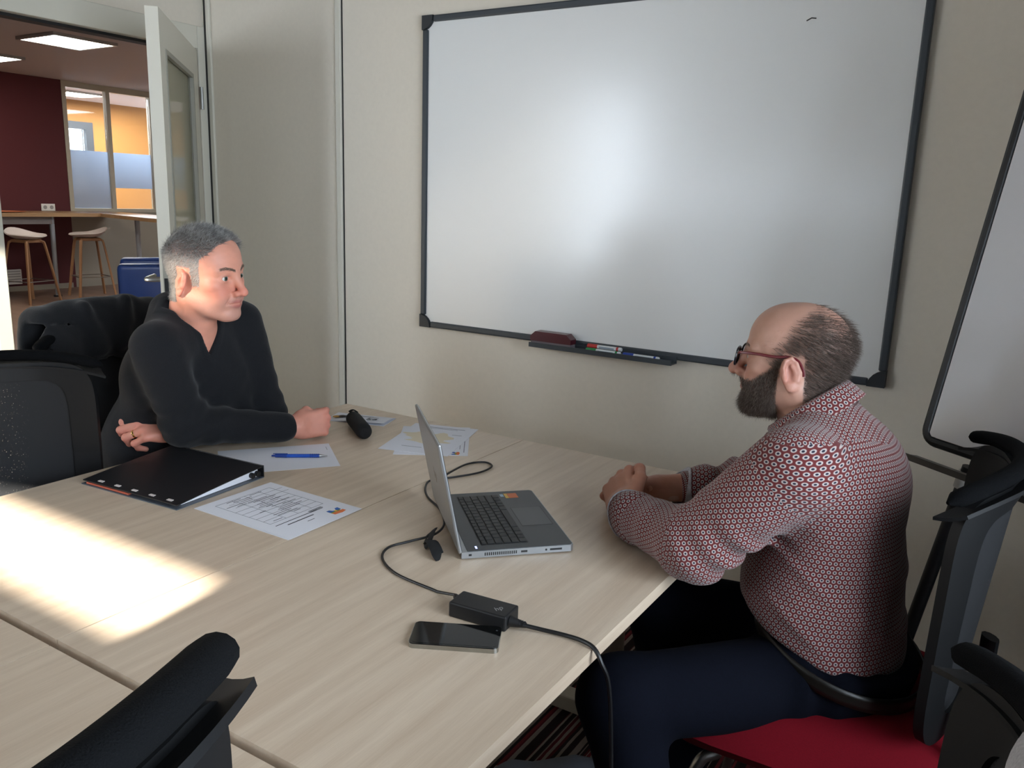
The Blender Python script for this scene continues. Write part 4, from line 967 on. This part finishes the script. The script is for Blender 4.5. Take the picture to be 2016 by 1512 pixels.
def brows(fld, parent, M_, R, seed, n=300, z0=.0):
    r = np.random.default_rng(seed); t = r.random(n); s_ = np.where(r.random(n) < .5, 1, -1)
    x = .010+.038*t; z = .0185+.007*np.sin(t*2.4)+r.normal(size=n)*.0017+z0-.002; y = np.interp(x, [.01, .03, .05], [.0945, .0885, .0745])
    Q = np.column_stack([x*s_, y, z]); d = np.column_stack([s_*.9, -.25-.3*t, .3-.5*t]); d += r.normal(size=d.shape)*.15
    for _ in range(12):                                      # settle on the skin
        dd = fld.eval(Q); Q[:, 1] -= np.clip(dd, -.004, .004)
    strands('eyebrow', fld.glob(Q), d @ R.T, .0065+0*x, .00036, M_, parent, None, 2)
brows(h1, man1, mat('brow_brown', '6f5a4d', .6), R1, 5, 800)
# ring on the left hand
ch = t1l[2]; c0 = ch[0]*.55+ch[1]*.45; ax = nv(ch[1]-ch[0]); b = MB(); u_ = nv(np.cross(ax, (0, 0, 1))); v_ = np.cross(ax, u_)
b.tube([c0+(u_*math.cos(a)+v_*math.sin(a))*.0102 for a in np.linspace(0, 2*math.pi, 25)], [(.0012, .0028)]*25, 6, False, flat=tuple(u_)).build('wedding_ring', mat('gold', 'd9b36a', .2, 1), man1, True)
# sweater
M_sw = mat('charcoal_knit', '1c1d20', .95, 0, .15, var=.2, scale=420, bump=.5, bdist=.0012, sheen=.08)
s1 = Field()
lean = euler(0, math.radians(24), math.radians(3))
s1.ell((-.045, -.602, .945), (.108, .18, .165), .05, R=lean, part=0); s1.ell((-.15, -.61, .74), (.125, .168, .2), .06, R=lean, part=0); s1.ell((-.235, -.61, .57), (.135, .175, .11), .05, part=0)
s1.cap(N1+np.array([-.012, 0, -.02]), RS1+np.array([-.012, .03, -.008]), .058, .058, .04); s1.cap(N1+np.array([-.012, 0, -.02]), LS1+np.array([-.012, -.03, -.008]), .058, .056, .04)
s1.cap(N1+np.array([-.045, -.03, .035]), RS1+np.array([-.03, .06, .0]), .052, .058, .04); s1.cap(N1+np.array([-.045, .03, .035]), LS1+np.array([-.03, -.06, .0]), .052, .056, .04)
s1.ell((.0, -.53, .87), (.09, .13, .14), .06)
s1.cap(RS1, RE1, .062, .057, .03, part=1); s1.cap(RE1, RW1+(RE1-RW1)*.04, .056, .0395, .025, part=1)
s1.cap(LS1, LE1, .064, .053, .03, part=2); s1.cap(LE1, LW1, .053, .038, .025, part=2)
# neck hole and V
nax = nv(H1+np.array([-.02, 0, -.08])-N1)
s1.cap(N1+nax*.035, N1+nax*.16, .0605, .075, .01, -1)
VA = np.array([.105, -.595, 1.012]); vn = nv((.93, .2, .34)); vu = np.array([-.36, .03, .93]); vu = nv(vu-vn*(vu @ vn)); vs_ = np.cross(vu, vn)
def vee(P):
    q = P-VA; a, s_, t = q @ vn, q @ vs_, q @ vu
    return np.maximum(np.maximum((np.abs(s_)-.58*t)*.87, -(a+.075)), t-.16)
s1.fn(vee, .006, -1)
s1.fn(lambda P: P[:, 2]-.741+0*P[:, 0]+np.where(P[:, 0] < .0, 1, 0)*5, .004, -1)   # flat where it rests on the table
def dis1(P):
    d = .0022*snoise(P, 38, 21)+.0010*snoise(P, 95, 22)
    v = vee(P); band = smooth(.02, .016, v)*smooth(-.002, .002, v); d = d-.0016*band
    for a, b, amp in ((RS1, RE1, .007), (LS1, LE1, .0035)):
        ba = b-a; L = np.linalg.norm(ba); t = ((P-a) @ ba)/L**2; q = P-a-np.clip(t, 0, 1)[:, None]*ba; rad = np.sqrt((q*q).sum(1))
        w_ = np.exp(-((t-.86)/.28)**2)*smooth(.13, .08, rad); d = d-amp*w_*(.55+.6*snoise(P, 18, 71))*np.sin(t*30+2.5*snoise(P, 16, 4)+(q @ nv((.3, .8, .2)))*26)*.8
    for a, b in ((RE1, RW1), (LE1, LW1)):
        ba = b-a; t = ((P-a) @ ba)/(ba @ ba); q = P-a-np.clip(t, 0, 1)[:, None]*ba; rad = np.sqrt((q*q).sum(1))
        w_ = np.exp(-((t-.32)/.3)**2)*smooth(.1, .06, rad); d = d-.0045*w_*(.5+.7*snoise(P, 18, 72))*np.sin(t*24+2*snoise(P, 20, 6)+(q @ nv((.5, .2, -.8)))*30)
        cuff = smooth(.74, .77, t)*smooth(.1, .06, rad); d = d-.0012*cuff
    # long pulls from the armpit
    return d
s1.disp = dis1
P, F = build(s1, (-.45, -.92, .44), (.32, -.25, 1.2), .0042)
np_mesh('sweater', P, F, M_sw, man1)
t1 = Field()
M_tr = mat('dark_trousers', '1a1c22', .9, var=.1, scale=300)
t1.ell((-.235, -.61, .565), (.145, .18, .1), .05)
for y0_, y1_ in ((-.70, -.73), (-.52, -.49)):
    t1.cap((-.2, y0_, .565), (.2, y1_, .56), .085, .068, .05); t1.cap((.2, y1_, .56), (.15, y1_, .1), .066, .055, .03)
P, F = build(t1, (-.5, -.95, .03), (.4, -.25, .72), .009); np_mesh('trousers', P, F, M_tr, man1)
def shoe_on(parent, x, y, ang, colr, nm='shoe', L=.28):
    f = Field((x, y, 0), euler(0, 0, ang))
    f.ell((.0, 0, .05), (.06, .042, .055), .03); f.cap((-.02, 0, .035), (.15, 0, .03), .036, .03, .03); f.ell((.16, 0, .032), (.06, .042, .03), .03)
    f.fn(lambda P: P[:, 2]-.004, .003, -1)
    P, F = build(f, (-.1, -.07, -.02), (.25, .07, .13), .007); np_mesh(nm, f.glob(P), F, mat('shoe_'+colr, colr, .6), parent)
shoe_on(man1, .14, -.73, 0, '1c1a19'); shoe_on(man1, .14, -.49, 0, '1c1a19')
# coat over his chair
cf = Field(); ct_ = euler(0, 0, .05)
cf.box((-.455, -.59, .86), (.062, .215, .235), .05, .04); cf.cap((-.45, -.74, .985), (-.45, -.43, 1.0), .062, .062, .05)
cf.cap((-.445, -.70, 1.075), (-.44, -.50, 1.08), .03, .032, .03); cf.cap((-.40, -.53, 1.10), (-.385, -.56, .98), .018, .022, .02); cf.cap((-.40, -.66, 1.09), (-.385, -.63, .97), .018, .022, .02)
cf.cap((-.42, -.75, .985), (-.40, -.79, .58), .058, .05, .04); cf.cap((-.42, -.42, 1.0), (-.40, -.38, .58), .06, .05, .04)
cf.box((-.425, -.605, .72), (.028, .215, .33), .01, .012, -1)
cf.disp = lambda P: .006*snoise(P*np.array([1, 1, .35]), 45, 31)+.002*snoise(P, 90, 32)
P, F = build(cf, (-.62, -.95, .5), (-.28, -.28, 1.16), .007)
coat = np_mesh('coat', P, F, mat('black_wool', '0c0d11', .95, var=.15, scale=300, bump=.4, sheen=.1), None); tag(coat, 'black coat hung over the back of the grey-haired man\'s chair', 'coat')
# ================================================================ bearded man in the patterned shirt
H2 = np.array([1.535, -.40, 1.150]); R2 = head_frame((-1, -.03), 1, 0)
N2 = np.array([1.588, -.40, 1.05]); LS2 = np.array([1.598, -.585, .985]); RS2 = np.array([1.578, -.205, .985])
LE2 = np.array([1.44, -.605, .812]); LW2 = np.array([1.25, -.492, .797]); RE2 = np.array([1.44, -.17, .81]); RW2 = np.array([1.265, -.298, .793])
SK2 = 'b98e7c'; q2 = dict(nb=tuple(Field(H2, R2).loc(N2)/.93), neck=.064, red='b06a5a', lip='8f544c', open=.004, jaw=1.08, sc=.93, nose=1.15)
h2 = head_field(H2, R2, q2)
P, F = build(h2, (-.1, -.2, -.22), (.1, .14, .13), .0019); Nn = normals(P, F); A = P.copy(); A[:, 0] = np.abs(A[:, 0])
C = face_col(P, SK2, q2)
# beard and hair masks
cheek = piece([-.2, .005, .012, .03, .06, .085, .12], [-.2, -.2, .0, -.018, -.045, -.052, -.053], P[:, 1])
bm = smooth(.006, -.008, P[:, 2]-cheek)*smooth(.006, .016, P[:, 1]+.35*np.minimum(0, P[:, 2]+.1)*0)*smooth(-.142, -.128, P[:, 2])*smooth(-.02, .03, P[:, 1]-(-.1-P[:, 2])*1.2)
bm = np.clip(bm, 0, 1)*(1-np.clip(2.8*g3(A, (0, .097, -.0695), (.025, .028, .0115)), 0, 1))*(1-smooth(-.047, -.042, P[:, 2])*smooth(.06, .07, P[:, 1]))
hz = piece([-.2, -.045, -.037, .004, .008, .03, .05], [-.085, -.085, .02, .02, -.012, -.01, .0], P[:, 1])
edge = P[:, 1]-(.036-.62*(P[:, 2]-.0))                      # temple line leans back towards the crown
hm = smooth(-.002, .004, P[:, 2]-hz)*smooth(.014, -.022, edge+.008*snoise(P, 70, 3))
hm *= 1-.85*g3(P, (0, -.07, .09), (.05, .042, .04))-0
hm *= (1-smooth(.0745, .079, A[:, 0])*smooth(-.047, -.042, P[:, 1])*smooth(.03, .02, P[:, 2]))
hm *= .3+.7*smooth(.02, .05, A[:, 0]+np.maximum(0, .05-P[:, 2])+np.maximum(0, -.06-P[:, 1]))
C = mixc(C, L3('54443c'), .6*hm); C = mixc(C, L3('46352c'), .75*bm)
head2 = (h2.glob(P), F, C); Nw = normals(head2[0], F)
hs2 = Field()
LH2 = LW2+np.array([-.012, .012, .006]); RH2 = RW2+np.array([-.018, -.006, .002])
t2r = hand(hs2, RH2, (-.93, -.42, .05), (-.25, .55, .75), (-.2, -.55, .6), [(55, 85, 50), (58, 88, 50), (60, 88, 50), (62, 85, 50)], 0, 1.0, [(.02, .03, -.006), (.05, .044, -.006), (.07, .036, .004), (.085, .02, .01)])
hs2.cap(RW2+(RE2-RW2)*.45, RH2, .037, .029, .02)
PR, FR = build(hs2, (1.05, -.5, .735), (1.42, -.15, .9), .0026)
hl2 = Field()
t2l = hand(hl2, LH2, (-.50, .80, .28), (-.55, -.45, .70), (.75, .25, .5), [(45, 62, 35), (48, 64, 35), (50, 64, 35), (52, 62, 35)], .0, 1.06, [(.02, .03, -.004), (.05, .05, -.002), (.08, .054, -.002), (.102, .046, -.01)])
hl2.cap(LW2+(LE2-LW2)*.35, LH2, .038, .0295, .02)
PL, FL = build(hl2, (1.03, -.62, .735), (1.36, -.22, .92), .0026)
b2 = plain_torso(Field(), (1.69, -.40, .58), (1.66, -.40, .88), N2, [(LS2, LE2, LW2), (RS2, RE2, RW2)], [((1.66, -.50, .56), (1.37, -.75, .55), (1.50, -.78, .1)), ((1.66, -.30, .56), (1.29, -.36, .55), (1.36, -.33, .1))])
PB, FB = build(b2, (1.1, -1, 0), (1.95, 0, 1.1), .012)
P, F, C = join_meshes([head2, (PR, FR, hand_col(PR, t2r, 'b37d67', 'a8614f')), (PL, FL, hand_col(PL, t2l, 'b8826c', 'ad6855')), (PB, FB, skin_col(PB, SK2, 0))])
man2 = np_mesh('person', P, F, M_skin, None, C); tag(man2, 'bearded man with red glasses in a patterned red shirt, hands clasped', 'person')
eyes(h2, man2, (0, 1, -.02), '4b3a2c')
M_h2 = [mat('hair_brown', '5a4c43', .5), mat('hair_greying', '8a7d75', .5)]
HP, HN, r = scalp_hair(head2[0], Nw, hm**1.15, 12500, 21); Q = h2.loc(HP); qn = HN @ R2
dl_ = qn*.16+np.column_stack([.12*r.normal(size=len(Q)), -.9+.1*r.normal(size=len(Q)), -.35+.3*smooth(.06, .09, Q[:, 2])])+r.normal(size=(len(Q), 3))*.10
sel = r.random(len(Q)) < .7
for s_, M_ in ((sel, M_h2[0]), (~sel, M_h2[1])): strands('hair', HP[s_], dl_[s_] @ R2.T, .013+.009*r.random(s_.sum()), .0003, M_, man2, None)
HP, HN, r = scalp_hair(head2[0], Nw, bm, 17000, 22); Q = h2.loc(HP); qn = HN @ R2
dl_ = qn*.4+np.array([0, -.1, -.85])+r.normal(size=(len(Q), 3))*.3; ln = .0045+.008*smooth(-.072, -.1, Q[:, 2])+.003*r.random(len(Q)); sel = r.random(len(Q)) < .72
for s_, M_ in ((sel, mat('beard_brown', '54443a', .55)), (~sel, M_h2[1])): strands('beard', HP[s_], dl_[s_] @ R2.T, ln[s_], .00036, M_, man2, r.normal(size=(s_.sum(), 3))*.2)
brows(h2, man2, M_h2[0], R2, 6, 300)
# glasses
def loc2(p_): return h2.glob(np.array([p_]))[0]
gls = empty('glasses', (0, 0, 0)); gls.parent = man2; M_rf = mat('dark_red_acetate', '5e151c', .3); M_bk = mat('black_acetate', '17141a', .25)
def rim(sx):
    o = []
    for k in range(29):
        a = 2*math.pi*k/28; c_, s_ = math.cos(a), math.sin(a); n_ = .62
        x = .034+.0245*math.copysign(abs(c_)**n_, c_); z = -.004+.0185*math.copysign(abs(s_)**n_, s_)
        o.append((sx*x, .1055-.35*(x-.03)**1*.35-.12*(z+.004), z))
    return o
for sx in (-1, 1):
    pts = [loc2(p_) for p_ in rim(sx)]
    MB().tube(pts, [(.0021, .0017)]*29, 8, False).build('rim', M_bk, gls, True)
    b = MB(); b.bm.faces.new([b.bm.verts.new(p_) for p_ in pts[:-1]]); b.build('lens', M_glass, gls)
    tp = [(sx*.0585, .096, .006), (sx*.066, .09, .009), (sx*.0725, .06, .011), (sx*.0755, .02, .0105), (sx*.0765, -.008, .0135), (sx*.0745, -.026, .008), (sx*.073, -.037, -.008), (sx*.072, -.04, -.022)]
    MB().tube([loc2(p_) for p_ in [tuple(v) for v in cr(tp, 6)]], [(.0026, .0013)]*43, 8, True, flat=(0, 0, 1)).build('temple', M_rf, gls, True)
MB().tube([loc2(p_) for p_ in ((-.011, .109, .002), (-.005, .1115, .005), (.005, .1115, .005), (.011, .109, .002))], .0019, 8).build('bridge', M_bk, gls, True)
# shirt
def shirt_mat():
    M = bpy.data.materials.new('ring_print_cotton'); M.use_nodes = True; nt = M.node_tree; b = nt.nodes['Principled BSDF']; b.inputs['Roughness'].default_value = .85; b.inputs['Specular IOR Level'].default_value = .2
    b.inputs['Sheen Weight'].default_value = .15
    uv = nt.nodes.new('ShaderNodeUVMap'); uv.uv_map = 'weave'; pit = .0098; per = (pit, pit*1.732, 1)
    def dist(off):
        m1 = nt.nodes.new('ShaderNodeVectorMath'); m1.operation = 'DIVIDE'; m1.inputs[1].default_value = per; nt.links.new(uv.outputs[0], m1.inputs[0])
        a = nt.nodes.new('ShaderNodeVectorMath'); a.operation = 'ADD'; a.inputs[1].default_value = (off, off, 0); nt.links.new(m1.outputs[0], a.inputs[0])
        fr_ = nt.nodes.new('ShaderNodeVectorMath'); fr_.operation = 'FRACTION'; nt.links.new(a.outputs[0], fr_.inputs[0])
        s_ = nt.nodes.new('ShaderNodeVectorMath'); s_.operation = 'SUBTRACT'; s_.inputs[1].default_value = (.5, .5, 0); nt.links.new(fr_.outputs[0], s_.inputs[0])
        m2 = nt.nodes.new('ShaderNodeVectorMath'); m2.operation = 'MULTIPLY'; m2.inputs[1].default_value = (1, 1.732, 0); nt.links.new(s_.outputs[0], m2.inputs[0])
        l_ = nt.nodes.new('ShaderNodeVectorMath'); l_.operation = 'LENGTH'; nt.links.new(m2.outputs[0], l_.inputs[0]); return l_
    mn = nt.nodes.new('ShaderNodeMath'); mn.operation = 'MINIMUM'; nt.links.new(dist(0).outputs['Value'], mn.inputs[0]); nt.links.new(dist(.5).outputs['Value'], mn.inputs[1])
    rp = nt.nodes.new('ShaderNodeValToRGB'); e = rp.color_ramp.elements; e[0].position = 0; e[0].color = lin('232638'); e[1].position = .155; e[1].color = lin('232638')
    for p_, c_ in ((.19, 'b0a6a2'), (.315, 'b0a6a2'), (.37, '6a2c2c'), (.6, '562324')): x = e.new(p_); x.color = lin(c_)
    nt.links.new(mn.outputs[0], rp.inputs[0]); nt.links.new(rp.outputs[0], b.inputs['Base Color'])
    return M
M_shirt = shirt_mat()
s2 = Field()
s2.ell((1.642, -.40, .885), (.126, .182, .165), .05, part=0); s2.ell((1.636, -.40, .715), (.152, .18, .165), .07, part=0); s2.ell((1.672, -.40, .60), (.13, .178, .1), .06, part=0)
s2.ell((1.662, -.40, .93), (.095, .165, .1), .05, part=0)
s2.cap(N2+np.array([.02, -.02, -.03]), LS2+np.array([.012, .035, .0]), .066, .064, .05, part=0); s2.cap(N2+np.array([.02, .02, -.03]), RS2+np.array([.012, -.035, .0]), .066, .064, .05, part=0)
s2.cap(LS2, LE2, .076, .066, .04, part=1); s2.cap(LE2, LW2+(LE2-LW2)*.12, .064, .047, .03, part=1)
s2.cap(RS2, RE2, .074, .064, .04, part=2); s2.cap(RE2, RW2+(RE2-RW2)*.3, .062, .047, .03, part=2)
nx2 = nv(H2+np.array([.03, 0, -.06])-N2)
s2.cap(N2+nx2*.01, N2+nx2*.15, .066, .08, .008, -1)
hem_n = nv((.30, 0, 1.0)); hem0 = np.array([1.515, -.40, .672])
s2.fn(lambda P: (P-hem0) @ hem_n+.006*np.sin(P[:, 1]*40), .012, -1)
s2.fn(lambda P: P[:, 2]-.7415+np.where(P[:, 0] > 1.4, 1, 0)*5, .004, -1)
def folds(P, a, b, t0, w0, freq, amp, ax_, seed, rmax=.11):
    ba = b-a; t = ((P-a) @ ba)/(ba @ ba); q = P-a-np.clip(t, 0, 1)[:, None]*ba; rad = np.sqrt((q*q).sum(1))
    return -amp*(.45+.8*snoise(P, 20, seed+30))*np.exp(-((t-t0)/w0)**2)*smooth(rmax, rmax*.7, rad)*np.sin(t*freq+2.2*snoise(P, 14, seed)+(q @ nv(ax_))*24)
def dis2(P):
    d = .003*snoise(P, 30, 41)+.0014*snoise(P, 75, 42)
    d += folds(P, LS2, LE2, .8, .3, 26, .008, (.4, .3, .9), 5)+folds(P, LE2, LW2, .35, .4, 24, .008, (.2, .7, .7), 6)
    d += folds(P, RS2, RE2, .75, .35, 26, .008, (.4, .3, .9), 7)+folds(P, RE2, RW2, .35, .4, 22, .008, (.2, .7, .7), 8)
    # diagonal pulls across the side and back, falling towards the waist
    ph = (P[:, 0]*.78+P[:, 2]*1.0)*62+1.8*snoise(P, 9, 43); w_ = smooth(.93, .80, P[:, 2])*smooth(.60, .70, P[:, 2])*smooth(1.52, 1.60, P[:, 0])
    d += -.007*w_*np.maximum(0, np.sin(ph))**2*(.5+.5*snoise(P, 11, 44))
    return d
s2.disp = dis2
P, F = build(s2, (1.16, -.76, .56), (1.88, -.03, 1.16), .0045)
def shirt_uv(P, F, N):
    cen = P[F].mean(1); fn_ = N[F].mean(1); E = s2.each(cen); ops = np.array([p_[2] for p_ in s2.p]); pts = np.array([p_[4] for p_ in s2.p])
    E[ops < 0] = 9; part = pts[np.argmin(E, 0)]; 
    for pid, S0, E0 in ((1, LS2, LE2), (2, RS2, RE2)): part = np.where((part == pid) & (((cen-S0) @ (E0-S0))/((E0-S0) @ (E0-S0)) < .13), 0, part)
    part = np.where((part == 0) & (fn_[:, 2] > .74) & (cen[:, 2] > .95), 3, part)
    uv = np.zeros((len(F), 4, 2)); V = P[F]
    # torso
    a0 = np.arctan2(cen[:, 1]+.40, cen[:, 0]-1.655); a = np.arctan2(V[..., 1]+.40, V[..., 0]-1.655); a = a0[:, None]+((a-a0[:, None]+math.pi) % (2*math.pi)-math.pi)
    uv[..., 0] = a*.172; uv[..., 1] = V[..., 2]
    m_ = part == 3; uv[m_, :, 0] = V[m_, :, 1]; uv[m_, :, 1] = V[m_, :, 0]
    for pid, (S0, E0, W0) in ((1, (LS2, LE2, LW2)), (2, (RS2, RE2, RW2))):
        m_ = part == pid; v = V[m_]; c = cen[m_]; ref = nv(np.cross(E0-S0, W0-E0))
        d1 = np.clip(((c-S0) @ (E0-S0))/((E0-S0) @ (E0-S0)), 0, 1); d2 = np.clip(((c-E0) @ (W0-E0))/((W0-E0) @ (W0-E0)), 0, 1)
        k1 = np.linalg.norm(c-S0-d1[:, None]*(E0-S0), axis=1); k2 = np.linalg.norm(c-E0-d2[:, None]*(W0-E0), axis=1); up_ = k1 <= k2
        for sel, A0, B0, off in ((up_, S0, E0, 0), (~up_, E0, W0, np.linalg.norm(E0-S0))):
            ax = nv(B0-A0); e1 = nv(ref-ax*(ref @ ax)); e2 = np.cross(ax, e1); q = v[sel]-A0; qc = c[sel]-A0
            ac = np.arctan2(qc @ e2, qc @ e1); an = np.arctan2(q @ e2, q @ e1); an = ac[:, None]+((an-ac[:, None]+math.pi) % (2*math.pi)-math.pi)
            r_ = np.zeros((len(q), 4, 2)); r_[..., 0] = an*.064; r_[..., 1] = q @ ax+off
            idx = np.nonzero(m_)[0][sel]; uv[idx] = r_
    return uv.reshape(-1, 2)
shirt = np_mesh('shirt', P, F, M_shirt, man2, None, shirt_uv(P, F, normals(P, F)))
def uv_grid(name, fn, nu, nv_, M, parent, thick=.0025, su=.5, sv=.05):
    """cloth strip with weave coordinates"""
    P = np.array([fn(i/nu, j/nv_) for i in range(nu+1) for j in range(nv_+1)]); F = []
    for i in range(nu):
        for j in range(nv_): F.append((i*(nv_+1)+j, (i+1)*(nv_+1)+j, (i+1)*(nv_+1)+j+1, i*(nv_+1)+j+1))
    F = np.array(F); U = np.array([(i/nu*su, j/nv_*sv) for i in range(nu+1) for j in range(nv_+1)])
    o = np_mesh(name, P, F, M, parent, None, U[F].reshape(-1, 2)); m_ = o.modifiers.new('thickness', 'SOLIDIFY'); m_.thickness = thick; m_.offset = 0
    return o
# collar: stand-and-fold around the neck, lower in front
cc = np.array([1.583, -.40, 1.046]); cax = nv((-.62, 0, .78)); cf_ = nv(np.array([-1, 0, 0])-cax*(np.array([-1, 0, 0]) @ cax)); cs_ = np.cross(cax, cf_)
prof_c = [(0, -.012), (.001, .008), (.003, .021), (.006, .0265), (.011, .022), (.017, .004), (.0225, -.016)]
def collar(u, v):
    a = math.pi*(.1+1.8*u); k = v*(len(prof_c)-1); i = min(int(k), len(prof_c)-2); t = k-i; r_ = prof_c[i][0]*(1-t)+prof_c[i+1][0]*t; h_ = prof_c[i][1]*(1-t)+prof_c[i+1][1]*t
    fr_ = max(0, math.cos(a)); rad_f = .079-.004*fr_; rad_s = .071
    tipd = (1 if v > .7 else 0)*fr_**2*.02
    return cc+cf_*math.cos(a)*(rad_f+r_)+cs_*math.sin(a)*(rad_s+r_)+cax*(h_-.006*fr_-tipd)
uv_grid('collar', collar, 48, 12, M_shirt, man2, .0022, .47, .1)
# turned-up cuffs: pale lining outside, shirt print on the fold
M_lin = mat('pale_floral_lining', 'a9a7ad', .85, var=.3, scale=130)
def cuff(Wp, Ep, r0, lab, back):
    ax = nv(Wp-Ep); e1 = nv(np.cross(ax, (0, 0, 1))); e2 = np.cross(ax, e1); base = Wp+(Ep-Wp)*back
    def outer(u, v):
        a = 2*math.pi*u; r_ = r0+.007*math.sin(math.pi*min(1, v*1.1))+.003*math.sin(3*a+2)
        p_ = base+ax*(-.042+.06*v+.006*math.sin(2*a+1))+(e1*math.cos(a)*r_*.95+e2*math.sin(a)*r_); p_[2] = max(p_[2], .7425) if p_[0] < 1.41 else p_[2]; return p_
    def inner(u, v):
        a = 2*math.pi*u; r_ = r0+.004-.008*v+.003*math.sin(3*a+2)
        p_ = base+ax*(.0165+.034*v*(.55+.45*math.sin(a+.6))+.006*math.sin(2*a+1))+(e1*math.cos(a)*r_*.95+e2*math.sin(a)*r_); p_[2] = max(p_[2], .7425); return p_
    uv_grid('cuff', outer, 40, 8, M_shirt, man2, .003, 2*math.pi*r0, .06); uv_grid('cuff_lining', inner, 40, 5, M_lin, man2, .0025)
cuff(LW2, LE2, .0475, '', .1); cuff(RW2, RE2, .0475, '', .3)
# jeans, belt, shoes
M_jn = mat('navy_denim', '080b16', .92, 0, .12, var=.2, scale=260, bump=.35, bdist=.001)
j2 = Field(); j2.ell((1.685, -.40, .585), (.145, .178, .115), .05)
KL, KR = np.array([1.375, -.755, .545]), np.array([1.29, -.36, .55])
j2.cap((1.66, -.478, .548), KL, .088, .076, .06); j2.cap(KL, (1.50, -.785, .12), .074, .056, .03)
j2.cap((1.66, -.322, .548), KR, .088, .076, .06); j2.cap(KR, (1.37, -.33, .12), .074, .056, .03)
j2.fn(lambda P: -((P-hem0-hem_n*.012) @ hem_n), .008, -1)
j2.disp = lambda P: .003*snoise(P, 32, 51)+.0012*snoise(P, 80, 52)+folds(P, np.array([1.67, -.495, .575]), KL, .12, .16, 40, .006, (.2, .1, .9), 53, .16)
P, F = build(j2, (1.15, -.95, .06), (1.9, -.1, .74), .0065); np_mesh('jeans', P, F, M_jn, man2)
def belt(u, v):
    a = 2*math.pi*u; c_, s_ = math.cos(a), math.sin(a); p_ = np.array([1.682+.160*c_, -.40+.193*s_, 0]); z = .672-.30*(p_[0]-1.515)-.006-.03*v
    p_[2] = z; return p_
uv_grid('belt', belt, 60, 3, mat('black_leather', '15130f', .4), man2, .004)
st_ = MB(); bp_ = [belt(-.37+.0*k, 0) for k in range(1)]
rv = Vector((1.60, -.575, .595)); MB().lathe([(.005, 0), (.005, .002), (.002, .003)], 12, Matrix.Translation(rv) @ Matrix.Rotation(math.pi/2, 4, 'X')).build('rivet', mat('copper', '8a5a34', .4, .8), man2)
shoe_on(man2, 1.49, -.79, math.radians(190), '23262b'); shoe_on(man2, 1.37, -.33, math.radians(176), '23262b')
# grey garment over the chair next to him
gf = Field(); gf.box((1.985, -1.36, .83), (.022, .2, .17), .02, .03); gf.ell((1.985, -1.33, .965), (.036, .13, .062), .05); gf.cap((1.985, -1.5, .93), (1.99, -1.55, .6), .035, .03, .04)
gf.disp = lambda P: .006*snoise(P*np.array([1, 1, .4]), 40, 61)
P, F = build(gf, (1.92, -1.65, .52), (2.06, -1.1, 1.06), .008); gm = np_mesh('garment', P, F, mat('pale_grey_wool', 'a9a8ab', .95, var=.2, scale=300, bump=.5), None); tag(gm, 'light grey wool garment hanging on the chair back', 'garment')
